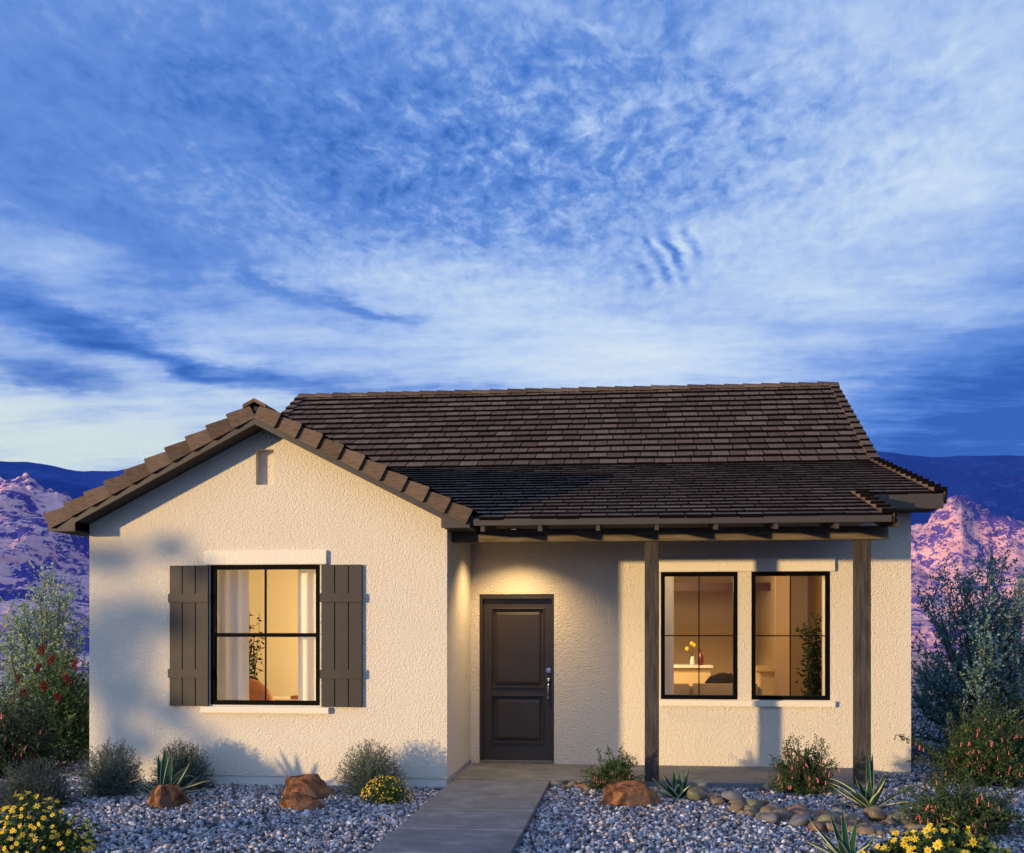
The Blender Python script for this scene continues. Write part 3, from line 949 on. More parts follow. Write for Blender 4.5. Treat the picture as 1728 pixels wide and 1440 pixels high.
# door
f = MB()
y = RY
f.box(HOLE_D[0] + .003, -1.934, y + .008, y + .12, .10, 2.206)
f.box(-1.053, HOLE_D[1] - .003, y + .008, y + .12, .10, 2.206)
f.box(-1.934, -1.053, y + .008, y + .12, 2.152, 2.206)
hpart(f, 'door_frame', M['door'])
f = MB()
yd, yb = y + .065, y + .11
PAN = [(-1.825, -1.150, 1.015, 2.035), (-1.825, -1.150, .305, .932)]
f2 = []
wall_grid(f, yd, yb - yd, -1.931, -1.056, .104, 2.149, PAN)
door = hpart(f, 'door', M['door'])
for (x0, x1, z0, z1) in PAN:
    q = MB()
    # sunken moulding ring, then the raised field
    i1, i2, i3 = .022, .045, .085
    def ring(i_, yy): return [(x0 + i_, yy, z0 + i_), (x1 - i_, yy, z0 + i_), (x1 - i_, yy, z1 - i_), (x0 + i_, yy, z1 - i_)]
    rs = [ring(0, yd - .012), ring(.012, yd - .014), ring(i1, yd + .026), ring(i2, yd + .028), ring(i2 + .008, yd + .012), ring(i3, yd + .004)]
    vs = [p for r_ in rs for p in r_]
    fs = [(k * 4 + m_, k * 4 + (m_ + 1) % 4, k * 4 + 4 + (m_ + 1) % 4, k * 4 + 4 + m_) for k in range(len(rs) - 1) for m_ in range(4)]
    fs.append(tuple(range(20, 24)))
    o4 = ring(0, yd + .002)
    vs += o4
    fs += [(24 + m_, 24 + (m_ + 1) % 4, (m_ + 1) % 4, m_) for m_ in range(4)]
    q.add(vs, fs)
    hpart(q, 'door_panel', M['door'], door)
q = MB()
hx = -1.098
q.tube([(hx, yd - .004, 1.085), (hx, yd - .012, 1.10), (hx, yd - .012, 1.13), (hx, yd - .004, 1.15)], [.018, .026, .026, .016], 10)
q.tube([(hx, yd - .004, .868), (hx, yd - .012, .88), (hx, yd - .012, .91), (hx, yd - .004, .93)], [.012, .02, .02, .014], 10)
q.tube([(hx, yd - .01, 1.09), (hx, yd - .05, 1.07), (hx, yd - .065, 1.02), (hx, yd - .065, .96), (hx, yd - .05, .92), (hx, yd - .012, .895)], [.008, .010, .012, .012, .010, .008], 8)
q.box(hx - .012, hx + .012, yd - .05, yd - .012, 1.112, 1.12)
hpart(q, 'door_handle', M['metal'], door, smooth=True)
q = MB()
q.tube([(hx, yd - .001, 1.24), (hx, yd - .012, 1.24), (hx, yd - .014, 1.24)], [.034, .034, .026], 18)
q.tube([(hx, yd - .014, 1.24), (hx, yd - .026, 1.24)], [.02, .017], 14)
hpart(q, 'deadbolt', M['metal'], door)
f = MB(); f.bevbox(HOLE_D[0] + .004, HOLE_D[1] - .004, y - .012, y + .15, .05, .099, .004)
hpart(f, 'door_sill', M['threshold'])
f = MB(); f.box(HOLE_D[0] + .004, HOLE_D[1] - .004, y - .002, y + .15, -.02, .049)
hpart(f, 'door_step', M['threshold'])

# ------------------------------------------------------------------ rooms behind the glass
r = MB()
# left room: x -6.03..-2.29, y .2..3.4
def room(x0, x1, y0, y1, z0, z1, front=True):
    m_ = MB()
    m_.face([(x0, y1, z0), (x1, y1, z0), (x1, y1, z1), (x0, y1, z1)])
    m_.face([(x0, y0, z0), (x0, y1, z0), (x0, y1, z1), (x0, y0, z1)])
    m_.face([(x1, y0, z0), (x1, y0, z1), (x1, y1, z1), (x1, y1, z0)])
    m_.face([(x0, y0, z1), (x0, y1, z1), (x1, y1, z1), (x1, y0, z1)])
    return m_
hpart(room(-6.03, -2.29, .202, 3.4, .1, 2.72), 'bedroom_wall', M['room'])
hpart(room(-.95, 3.10, RY + .205, 8.6, .1, 2.70), 'living_room_wall', M['room_tan'])
f = MB(); f.box(-6.03, -2.29, .202, 3.4, .05, .1); f.box(-.95, 3.1, RY + .205, 8.6, .05, .1)
hpart(f, 'room_floor', M['room_floor'])
f = MB(); f.box(-.9, 2.2, 6.5, 6.62, 2.38, 2.51)
hpart(f, 'ceiling_beam', M['valance'])
f = MB(); f.box(2.10, 2.32, 5.0, 5.12, .1, 2.698); f.box(2.2, 2.32, 5.12, 8.598, .1, 2.698)
hpart(f, 'partition_wall', M['room_tan'])
f = MB(); f.bevbox(1.93, 2.199, 5.95, 7.2, 1.07, 1.13, .006)
f.box(1.98, 2.198, 6.0, 7.15, .1, 1.07)
tag(hpart(f, 'half_wall', M['cream_unit']), 'low cream half wall with a ledge')

def part_of(parent, mb, name, mats, **kw):
    """mb is in world space; parent sits at parent.location"""
    o = mb.build(name, mats, None, **kw)
    o.parent = parent
    o.matrix_parent_inverse = Matrix.Translation(-Vector(parent.location))
    return o

def curtain(name, x0, x1, y, z0, z1, waves, amp, label, group=None):
    n = int(waves * 14)
    m_ = MB()
    for side in (0, 1):
        pts = []
        for j, z in enumerate((z0, (z0 + z1) / 2, z1)):
            for i in range(n + 1):
                t_ = i / n
                k = (1.0, .9, .7)[j]
                pts.append((x0 + (x1 - x0) * t_, y + amp * k * math.sin(t_ * waves * 2 * math.pi + .6 * math.sin(5 * t_)) + side * .006, z))
        fs = [(j * (n + 1) + i, j * (n + 1) + i + 1, (j + 1) * (n + 1) + i + 1, (j + 1) * (n + 1) + i) for j in range(2) for i in range(n)]
        m_.add(pts, fs if side == 0 else [f_[::-1] for f_ in fs])
    o = m_.build(name, M['curtain'], smooth=True)
    return tag(o, label, 'curtain', group)
curtain('curtain', -4.90, -4.468, .32, .35, 2.60, 3.2, .035, 'wide white curtain at the left of the shuttered window')
curtain('curtain', -3.876, -3.45, .32, .35, 2.60, 2.6, .035, 'white curtain at the right of the shuttered window')
curtain('curtain', .26, .483, 2.2, .35, 2.5, 1.6, .02, 'narrow white curtain in the porch window nearest the door')
curtain('curtain', 2.331, 2.5, 2.2, .35, 2.5, 1.0, .02, 'bright edge of a curtain in the rightmost porch window')

# ------------------------------------------------------------------ foliage builders
def unit(a):
    return a / np.maximum(np.linalg.norm(a, axis=1, keepdims=True), 1e-9)

def leaf_arrays(P, D, L, W, fold=.25, droop=0.0, N=None):
    """diamond leaves of two folded triangles. P base, D direction, L length, W half-width"""
    n = len(P)
    D = unit(D)
    if N is None:
        N = rng.normal(size=(n, 3)) + np.array([0, -.3, .9])
    S = unit(np.cross(D, N))
    U = np.cross(S, D)
    L = np.broadcast_to(np.asarray(L, float).reshape(-1, 1), (n, 1)); W = np.broadcast_to(np.asarray(W, float).reshape(-1, 1), (n, 1))
    mid = P + D * L * .45
    tip = P + D * L - U * L * droop
    v = np.stack([P, mid + S * W + U * W * fold, tip, mid - S * W + U * W * fold], 1).reshape(-1, 3)
    b_ = np.arange(n)[:, None] * 4
    F = np.concatenate([b_ + np.array([[0, 1, 2]]), b_ + np.array([[0, 2, 3]])], 1).reshape(-1, 3)
    return v, F

def merge(parts):
    V, F, Mi, o = [], [], [], 0
    for p in parts:
        v, f = p[0], p[1]
        V.append(v); F.append(f + o); o += len(v)
        Mi.append(np.full(len(f), p[2] if len(p) > 2 else 0))
    return np.concatenate(V), np.concatenate(F), np.concatenate(Mi)

def ribbons(curves, widths, cross=None):
    """curves (n,k,3) as 3-sided thin tapered stems -> tris"""
    n, k, _ = curves.shape
    T = unit((curves[:, -1] - curves[:, 0]))
    A = unit(np.cross(T, rng.normal(size=(n, 3)))); B = np.cross(T, A)
    ang = np.array([0, 2.094, 4.189])
    off = A[:, None, :] * np.cos(ang)[None, :, None] + B[:, None, :] * np.sin(ang)[None, :, None]      # n,3,3
    ws = np.asarray(widths).reshape(1, k, 1, 1) if np.ndim(widths) == 1 else widths.reshape(n, k, 1, 1)
    V = (curves[:, :, None, :] + off[:, None] * ws).reshape(-1, 3)
    F = []
    for j in range(k - 1):
        for a in range(3):
            b_ = (a + 1) % 3
            F += [(j * 3 + a, j * 3 + b_, (j + 1) * 3 + b_), (j * 3 + a, (j + 1) * 3 + b_, (j + 1) * 3 + a)]
    F = np.array(F)[None] + (np.arange(n) * k * 3)[:, None, None]
    return V, F.reshape(-1, 3)

def dome_dirs(n, up=.15, power=1.0):
    d = rng.normal(size=(n, 3))
    d[:, 2] = np.abs(d[:, 2]) * power + up
    return unit(d)

def mound_stems(r, h, n, k=5, base=.12, spread=1.0, wild=.12, lo=.75):
    d = dome_dirs(n, .05)
    tip = d * np.array([r, r, h]) * rng.uniform(lo, 1.04, (n, 1))
    a = rng.uniform(0, 2 * np.pi, n)
    b0 = np.stack([np.cos(a), np.sin(a), np.zeros(n)], 1) * (base * np.sqrt(rng.random(n)))[:, None]
    c1 = b0 + np.stack([tip[:, 0] * .45, tip[:, 1] * .45, tip[:, 2] * .62 + .02], 1) + rng.normal(size=(n, 3)) * r * wild * .3
    t_ = np.linspace(0, 1, k)[None, :, None]
    cur = (1 - t_) ** 2 * b0[:, None] + 2 * t_ * (1 - t_) * c1[:, None] + t_ ** 2 * tip[:, None]
    return cur

def on_curves(cur, m, lo=.3, hi=1.0):
    """m random points on every curve: positions and tangents"""
    n, k, _ = cur.shape
    t_ = rng.uniform(lo, hi, (n, m)) * (k - 1)
    i = np.minimum(t_.astype(int), k - 2); f = (t_ - i)[..., None]
    idx = np.arange(n)[:, None]
    a, b_ = cur[idx, i], cur[idx, i + 1]
    return (a * (1 - f) + b_ * f).reshape(-1, 3), unit((b_ - a).reshape(-1, 3))

def lavender(name, loc, r, h, label, n=900, seed=1, mat='lavender', buds=True, group='grey-green lavender mounds along the wall'):
    global rng
    rng = np.random.default_rng(seed)
    root = empty(name, (loc[0], loc[1], 0), label, 'shrub', group)
    cur = mound_stems(r, h, n, 6, r * .35)
    P, T = on_curves(cur, 13, .12, 1)
    D = T * 1.0 + rng.normal(size=P.shape) * .45
    lv = leaf_arrays(P, D, rng.uniform(.018, .038, len(P)), rng.uniform(.0022, .004, len(P)))
    st = ribbons(cur, np.linspace(.0028, .001, 6))
    V, F, Mi = merge([(*st, 0), (*lv, 0)])
    np_mesh('foliage', V, F, M[mat], root)
    if buds:
        tips = cur[:, -1]; T2 = unit(cur[:, -1] - cur[:, -2])
        Pb = np.repeat(tips, 3, 0) + rng.normal(size=(n * 3, 3)) * .008
        Db = np.repeat(T2, 3, 0) + rng.normal(size=(n * 3, 3)) * .6
        V, F = leaf_arrays(Pb, Db, rng.uniform(.010, .02, n * 3), rng.uniform(.003, .006, n * 3))
        tag(np_mesh('buds', V, F, M['lavender_bud'], root), kind='stuff')
    return root

lavender('lavender_bush', (-5.56, -.86), .385, .60, 'round grey-green lavender mound at the left corner of the house', seed=11)
lavender('lavender_bush', (-4.97, .0 - .40), .36, .56, 'lavender mound just behind the large striped agave, against the wall', seed=12)
lavender('lavender_bush', (-2.84, -.47), .39, .58, 'lavender mound behind the small yellow flower mound near the walkway', seed=13)

def blade_clump(name, loc, r, h, n, label, seed):
    global rng
    rng = np.random.default_rng(seed)
    root = empty(name, (loc[0], loc[1], 0), label, 'grass')
    cur = mound_stems(r, h, n, 5, r * .6, wild=.05, lo=.7)
    cur[:, 1:, 2] *= 1.08
    P, T = on_curves(cur, 6, .3, 1)
    lv = leaf_arrays(P, T + rng.normal(size=P.shape) * .25, rng.uniform(.03, .06, len(P)), .0022)
    V, F, Mi = merge([(*ribbons(cur, np.linspace(.003, .0012, 5)), 0), (*lv, 0)])
    np_mesh('blades', V, F, M['blue_grass'], root)
blade_clump('ornamental_grass', (-5.95, -1.75), .46, .47, 1100, 'blue-grey upright grass clump behind the yellow flowers at left', 21)

def agave(name, loc, leaves, label, seed, scale=1.0, group='variegated agaves in the gravel', rz=0):
    """leaves: (azimuth deg, elevation deg, length, curl, width)"""
    rr = random.Random(seed)
    m_ = MB()
    K = 12
    for (azd, eld, ln, curl, wd) in leaves:
        ln *= scale; wd *= scale * 1.35
        a = R_(azd); e_ = R_(eld)
        p = Vector((math.cos(a) * .02, math.sin(a) * .02, .0))
        side = Vector((-math.sin(a), math.cos(a), 0))
        out = Vector((math.cos(a), math.sin(a), 0))
        pts = []
        twist = rr.uniform(-.25, .25)
        for k in range(K + 1):
            t_ = k / K
            ang = e_ + curl * (t_ ** 1.5) + .10 * math.sin(t_ * 9 + rr.random() * 2) * (abs(curl) > .5)
            dirv = out * math.cos(ang) + Vector((0, 0, 1)) * math.sin(ang)
            nrm = -out * math.sin(ang) + Vector((0, 0, 1)) * math.cos(ang)
            wv_ = wd * (.72 + .75 * t_ - 1.47 * t_ ** 2.2 + .0) if t_ > 0 else wd * .72
            wv_ = max(wv_, .0006)
            s2 = (side + nrm * twist * t_).normalized()
            pts.append((p.copy(), s2, nrm, wv_))
            p = p + dirv * (ln / K)
        vs, fs, ms = [], [], []
        for (q, s2, nn, wv_) in pts:
            th_ = .007 * scale * (1 - 0) * min(1, wv_ / (wd * .6))
            for u_, h_ in ((-1, .42), (-.89, .34), (0, 0), (.89, .34), (1, .42)):
                vs.append(q + s2 * (u_ * wv_) + nn * (h_ * wv_))
            for u_, h_ in ((.7, .22), (0, 0), (-.7, .22)):
                vs.append(q + s2 * (u_ * wv_) + nn * (h_ * wv_ - th_))
        o = len(m_.v)
        m_.v += [tuple(v) for v in vs]
        for k in range(K):
            for j in range(8):
                a_, b_ = k * 8 + j, k * 8 + (j + 1) % 8
                m_.f.append((o + a_, o + b_, o + b_ + 8, o + a_ + 8))
                m_.m.append(1 if j in (0, 3, 4, 7) else 0)
    ob = m_.build(name, [M['agave'], M['agave_edge']], smooth=True)
    ob.location = (loc[0], loc[1], loc[2] if len(loc) > 2 else 0)
    ob.rotation_euler = (0, 0, rz)
    return tag(ob, label, 'agave', group)

agave('agave_plant', (-4.86, -1.12), [
    (128, 60, .50, .12, .038), (112, 68, .56, .05, .042), (80, 74, .50, .2, .042), (160, 28, .46, -.25, .03), (178, 16, .34, .25, .026),
    (60, 66, .44, -.9, .036), (48, 74, .50, -2.4, .036), (20, 52, .46, .35, .034), (8, 34, .52, -.55, .034), (-12, 22, .52, -.35, .03),
    (-30, 40, .40, -.8, .03), (30, 30, .42, .3, .03), (210, 50, .34, .1, .03), (-70, 44, .34, -.3, .032), (-110, 46, .32, -.2, .032), (90, 50, .40, .1, .03)],
    'large striped agave with curling cream-edged leaves behind the orange rock at left', 31)
agave('agave_plant', (.44, -.48), [
    (150, 36, .36, -.1, .026), (135, 52, .34, -.1, .03), (110, 66, .30, 0, .036), (80, 72, .28, .1, .038), (50, 52, .36, .5, .028), (25, 32, .36, .35, .028),
    (10, 20, .30, .1, .024), (-15, 22, .26, -.3, .026), (-50, 48, .24, -.1, .034), (-90, 58, .22, 0, .036), (-130, 46, .26, -.1, .032), (170, 20, .34, -.1, .024), (200, 30, .28, -.3, .026)],
    'small striped agave between the big orange rock and the cobbles', 32)
agave('agave_plant', (2.30, -.90), [
    (165, 56, .50, -1.0, .034), (150, 40, .46, -.5, .034), (172, 30, .42, .1, .032), (190, 14, .36, -.1, .026), (95, 82, .60, 0, .024), (70, 76, .56, 0, .024), (40, 55, .42, .3, .026),
    (12, 26, .50, .3, .024), (-20, 20, .40, -.2, .024), (-80, 48, .30, -.2, .034), (-130, 42, .34, -.2, .034), (-105, 66, .36, 0, .036), (-50, 60, .36, .1, .03), (120, 60, .36, -.2, .036), (215, 30, .34, .2, .03)],
    'striped agave with long whip-like leaves in front of the right porch post', 33)
agave('agave_plant', (1.62, -3.50), [
    (150, 44, .44, .1, .026), (120, 58, .40, .1, .026), (95, 66, .42, 0, .024), (60, 60, .34, .2, .022), (170, 30, .36, -.2, .026), (20, 44, .34, 0, .022), (-60, 40, .3, 0, .03), (-120, 46, .3, 0, .03), (200, 40, .3, 0, .03)],
    'agave spikes rising at the bottom edge beside the large yellow flowers', 34)

# yellow flower mounds
def star_flower(r, petals=7):
    m_ = MB()
    for k in range(petals):
        a = 2 * math.pi * k / petals
        ca, sa = math.cos(a), math.sin(a)
        def Q(u, v_, z): return (ca * u - sa * v_, sa * u + ca * v_, z)
        m_.add([Q(r * .12, 0, .002), Q(r * .55, -r * .26, r * .10), Q(r, 0, r * .06), Q(r * .55, r * .26, r * .10), Q(r * .55, 0, r * .03)], [(0, 1, 4), (1, 2, 4), (2, 3, 4), (3, 0, 4)], 0)
    m_.lathe([(r * .2, .0), (r * .17, r * .16), (r * .05, r * .2)], (0, 0, 0), 7, 1)
    me = bpy.data.meshes.new('flower')
    me.from_pydata(m_.v, [], m_.f)
    me.polygons.foreach_set('material_index', m_.m)
    me.materials.append(M['yellow']); me.materials.append(M['orange'])
    me.update()
    return me
FL_BIG = [star_flower(.024, 7), star_flower(.027, 6), star_flower(.020, 7)]
FL_HUGE = [star_flower(.034, 7), star_flower(.038, 7), star_flower(.029, 6)]
FL_SMALL = [star_flower(.011, 6), star_flower(.009, 6)]

def flower_mound(loc, rx, ry, h, n_leaf, n_fl, leaf, meshes, label, seed, face=True, irregular=.34):
    global rng
    rng = np.random.default_rng(seed)
    root = empty('flower_mound', (loc[0], loc[1], 0), label, 'flowers', 'mounds of small yellow flowers')
    def surf(n, lo=.6, hi=1.0):
        d = dome_dirs(n, .02)
        wob = 1 + irregular * np.array([noise.noise(Vector((x * 2.3 + seed, y * 2.3, z * 2.3))) for x, y, z in d])
        return d, d * np.array([rx, ry, h]) * (rng.uniform(lo, hi, n) * wob)[:, None]
    d, P = surf(n_leaf, .45, 1.0)
    D = d * np.array([1, 1, .4]) + rng.normal(size=P.shape) * .7
    V1 = leaf_arrays(P, D, rng.uniform(.8, 1.5, n_leaf) * leaf, rng.uniform(.36, .6, n_leaf) * leaf, .25, .15, d + rng.normal(size=P.shape) * .35)
    d2 = dome_dirs(60); base = np.zeros((60, 3)); tip = d2 * np.array([rx, ry, h]) * .9
    t_ = np.linspace(0, 1, 4)[None, :, None]
    st = ribbons(base[:, None] * (1 - t_) + tip[:, None] * t_, np.linspace(.003, .0015, 4))
    V, F, _ = merge([V1, st])
    np_mesh('foliage', V, F, M['marigold_leaf'], root)
    k = 0; pts = []
    tries = 0
    while k < n_fl and tries < 40000:
        tries += 1
        d, P = surf(1, 1.0, 1.06)
        p = Vector(P[0]); q = Vector(d[0])
        if q.y > .35 or p.z < h * .1: continue
        if any((p - o_).length < leaf * .80 for o_ in pts): continue
        pts.append(p); k += 1
        fo = bpy.data.objects.new('flower', meshes[rng.integers(len(meshes))])
        COL.objects.link(fo); fo.parent = root
        fo.location = p
        nn = (q + Vector((0, -.5, .35)) + Vector(rng.normal(size=3)) * .55).normalized()
        fo.rotation_euler = nn.to_track_quat('Z', 'Y').to_euler()
        s_ = rng.uniform(.8, 1.2); fo.scale = (s_, s_, s_)
flower_mound((-4.80, -3.78), .47, .42, .40, 3200, 140, .032, FL_BIG, 'large yellow flower mound in the bottom left corner', 41)
flower_mound((-2.54, -1.02), .265, .23, .27, 2600, 190, .015, FL_SMALL, 'small yellow flower mound in front of a lavender, left of the walkway', 42, irregular=.1)
flower_mound((2.28, -3.60), .52, .42, .285, 2000, 75, .046, FL_HUGE, 'yellow flower mound at the bottom right, below the pink shrub', 43)

# tubular-flowered shrubs
def tube_flower(L, r):
    m_ = MB()
    m_.lathe([(.0006, 0), (r * .55, -L * .08), (r * .75, -L * .5), (r, -L * .85), (r * 1.35, -L)], (0, 0, 0), 6)
    me = bpy.data.meshes.new('flower')
    me.from_pydata(m_.v, [], m_.f); me.materials.append(M['pink']); me.update()
    return me
TUBE = [tube_flower(.042, .0055), tube_flower(.032, .005), tube_flower(.05, .006)]

def shrub(name, loc, r, h, n_stem, n_leaf, leaf, mat, label, cat, seed, flowers=0, fl=TUBE, group=None, lo=.55, flower_scale=1.0, wide=.5, leaf_w=.34, extra=None, base=.18, white=0):
    global rng
    rng = np.random.default_rng(seed)
    root = empty(name, (loc[0], loc[1], 0), label, cat, group)
    cur = mound_stems(r, h, n_stem, 7, r * base, wild=.5, lo=lo)
    cur[:, 1:] += np.cumsum(rng.normal(size=(n_stem, 6, 3)) * r * .022, 1)
    if extra is not None:
        cur = np.concatenate([cur, extra], 0)
        n_stem = len(cur)
    np_mesh('stems', *ribbons(cur, np.linspace(.006, .0015, 7) * max(1, h)), M['stem'], root)
    m_ = max(1, n_leaf // n_stem)
    P, T = on_curves(cur, m_, .22, 1.0)
    P = P + rng.normal(size=P.shape) * leaf * .5
    D = T * .7 + rng.normal(size=P.shape) * .8 + np.array([0, 0, .15])
    V, F = leaf_arrays(P, D, rng.uniform(.7, 1.35, len(P)) * leaf, rng.uniform(.7, 1.2, len(P)) * leaf * leaf_w, .2, .1)
    keep = V.reshape(-1, 4, 3)[:, :, 2].min(1) > -.005
    V4 = V.reshape(-1, 4, 3)[keep].reshape(-1, 3)
    n4 = len(V4) // 4
    b_ = np.arange(n4)[:, None] * 4
    F = np.concatenate([b_ + np.array([[0, 1, 2]]), b_ + np.array([[0, 2, 3]])], 1).reshape(-1, 3)
    np_mesh('foliage', V4, F, M[mat], root)
    if white:
        Pw, Tw = on_curves(cur, 2, .7, 1.0)
        sel = rng.choice(len(Pw), white)
        Pw = np.repeat(Pw[sel], 8, 0) + rng.normal(size=(white * 8, 3)) * .018
        V, F = leaf_arrays(Pw, rng.normal(size=Pw.shape), .016, .006)
        tag(np_mesh('white_blossom', V, F, M['white_petal'], root), kind='stuff')
    if flowers:
        Pf, Tf = on_curves(cur, 4, .45, 1.0)
        Pf = Pf[(Pf[:, 1] < -r * .12) & (Pf[:, 2] > h * .16)]
        rng.shuffle(Pf)
        for p in Pf[:flowers]:
            fo = bpy.data.objects.new('flower', fl[rng.integers(len(fl))])
            COL.objects.link(fo); fo.parent = root
            out_ = Vector((p[0], p[1], 0)).normalized() * .02
            fo.location = Vector((p[0] * 1.05, p[1] * 1.05 - .05, p[2] * 1.02)) + out_
            fo.rotation_euler = (rng.normal() * .25, rng.normal() * .25, rng.uniform(0, 6))
            s_ = rng.uniform(.8, 1.2) * flower_scale; fo.scale = (s_, s_, s_)
    return root

GP = 'shrubs with drooping pink tubular flowers'
shrub('fuchsia_shrub', (-.24, .10), .39, .50, 170, 11000, .023, 'fuchsia_leaf', 'low green shrub with faint pink flowers behind the big orange rock', 'shrub', 51, 26, group=GP, flower_scale=.7, lo=.5, leaf_w=.28)
shrub('fuchsia_shrub', (1.80, .10), .45, .66, 230, 15000, .025, 'fuchsia_leaf', 'pink-flowered shrub beneath the porch window, beside the right post', 'shrub', 52, 48, group=GP, lo=.45, leaf_w=.28)
sprig = np.array([[[-.25, -.1, .1], [-.45, -.12, .25], [-.62, -.12, .36], [-.75, -.12, .43], [-.86, -.12, .48], [-.95, -.12, .52], [-1.02, -.12, .56]],
                  [[-.25, -.1, .05], [-.42, -.12, .16], [-.56, -.12, .22], [-.68, -.12, .26], [-.76, -.12, .27], [-.84, -.12, .27], [-.92, -.12, .25]],
                  [[-.2, -.1, .1], [-.4, -.12, .22], [-.55, -.12, .30], [-.66, -.12, .36], [-.73, -.12, .41], [-.79, -.12, .46], [-.83, -.12, .52]]])
shrub('fuchsia_shrub', (4.02, 1.05), .74, .95, 420, 30000, .029, 'fuchsia_leaf', 'largest pink-flowered shrub, at the right end of the house wall', 'shrub', 53, 85, group=GP, lo=.5, extra=np.repeat(sprig, 2, 0) + rng.normal(size=(6, 7, 3)) * .015, leaf_w=.32)
shrub('fuchsia_shrub', (2.86, -2.05), .66, .52, 300, 16000, .027, 'fuchsia_leaf', 'sprawling pink-flowered shrub just behind the bottom right yellow flowers', 'shrub', 54, 60, group=GP, lo=.5, leaf_w=.32)
shrub('fuchsia_shrub', (-7.50, .55), .85, 1.05, 420, 26000, .031, 'dark_leaf', 'dark green shrub with pink and white flowers at the left edge', 'shrub', 55, 60, group=GP, lo=.5, white=60, leaf_w=.36)

# bottlebrush shrub
bb = shrub('bottlebrush_shrub', (-7.72, 2.15), .66, 1.55, 240, 15000, .085, 'bottle_leaf', 'dark bottlebrush bush with red brushes by the left house corner', 'shrub', 61, 0, lo=.45, leaf_w=.17, base=.3)
rb = random.Random(5)
def brush_mesh(seed):
    global rng
    rng = np.random.default_rng(seed)
    n = 260
    a = rng.uniform(0, 2 * np.pi, n); z = rng.uniform(-.065, .065, n)
    P = np.stack([np.cos(a) * .004, np.sin(a) * .004, z], 1)
    D = np.stack([np.cos(a), np.sin(a), rng.normal(size=n) * .25 + .2], 1)
    V, F = leaf_arrays(P, D, rng.uniform(.030, .048, n), .0032)
    return V, F
for k, (bx_, bz_) in enumerate([(-.06, 1.48), (-.14, 1.25), (.12, 1.36), (.34, 1.12), (-.32, 1.10), (.02, 1.02), (.42, 1.30), (-.2, .92), (.22, .88)]):
    V, F = brush_mesh(k)
    o = np_mesh('flower', V, F, M['bottle_red'], bb)
    o.location = (bx_, -.42 + rb.uniform(-.08, .08) - .1 * (bz_ < 1.2), bz_)
    o.rotation_euler = (rb.uniform(-.6, .6), rb.uniform(-.6, .6), 0)

# tall silvery shrubs
def tall_shrub(loc, rx, h, label, seed, mat, n_main, n_twig, leaf, n_leaf):
    global rng
    rng = np.random.default_rng(seed)
    root = empty('silver_shrub', (loc[0], loc[1], 0), label, 'shrub')
    mains = mound_stems(rx, h, n_main, 8, .10, lo=.78)
    d = mains[:, -1].copy()
    # steeper, vase-shaped
    mains[:, :, 2] = mains[:, :, 2] ** .9
    P, T = on_curves(mains, n_twig, .38, 1.0)
    n = len(P)
    ln = rng.uniform(.14, .34, n)[:, None] * h / 2.8
    D = unit(T * .45 + rng.normal(size=P.shape) * .62 + np.array([0, 0, .30]))
    t_ = np.linspace(0, 1, 5)[None, :, None]
    up = np.zeros((n, 1, 3)); up[..., 2] = 1
    tw = P[:, None] + D[:, None] * ln[:, None] * t_ + up * (ln * .25)[:, None] * t_ ** 2
    V, F, _ = merge([ribbons(mains, np.linspace(.020, .003, 8)), ribbons(tw, np.linspace(.0022, .0008, 5))])
    np_mesh('branches', V, F, M['stem'], root)
    P, T = on_curves(tw, n_leaf, .05, 1.0)
    D = T * .8 + rng.normal(size=P.shape) * .6
    V, F = leaf_arrays(P, D, rng.uniform(.7, 1.3, len(P)) * leaf, rng.uniform(.8, 1.2, len(P)) * leaf * .30)
    np_mesh('foliage', V, F, M[mat], root)
    return root
tall_shrub((-8.75, 3.6), .95, 2.95, 'tall silvery grey-green shrub left of the house', 71, 'grey_leaf', 64, 26, .044, 17)
tall_shrub((4.72, 3.6), 1.2, 3.2, 'tall dark blue-green shrub right of the house', 72, 'silver_leaf', 84, 30, .043, 17)
shrub('dark_shrub', (4.6, 2.6), .85, 1.15, 300, 18000, .036, 'dark_leaf', 'dark green leafy shrub below the tall shrub at right', 'shrub', 73, 0, lo=.5)
# a young bare-stemmed sapling at the far left
tw = MB()
rs = random.Random(3)
for (a, b, c_) in (((-8.3, 1.6, 0), (-8.12, 1.6, .75), (-7.98, 1.6, 1.32)), ((-8.2, 1.6, .55), (-8.3, 1.6, .9), (-8.36, 1.6, 1.2)), ((-8.12, 1.6, .8), (-7.95, 1.6, .98), (-7.82, 1.6, 1.08)), ((-8.05, 1.6, 1.1), (-8.1, 1.6, 1.3), (-8.12, 1.6, 1.46))):
    tw.tube([a, b, c_], [.016, .011, .004], 6)
o = tag(tw.build('bare_sapling', M['stem']), 'thin dark bare-branched sapling at the far left edge', 'sapling')

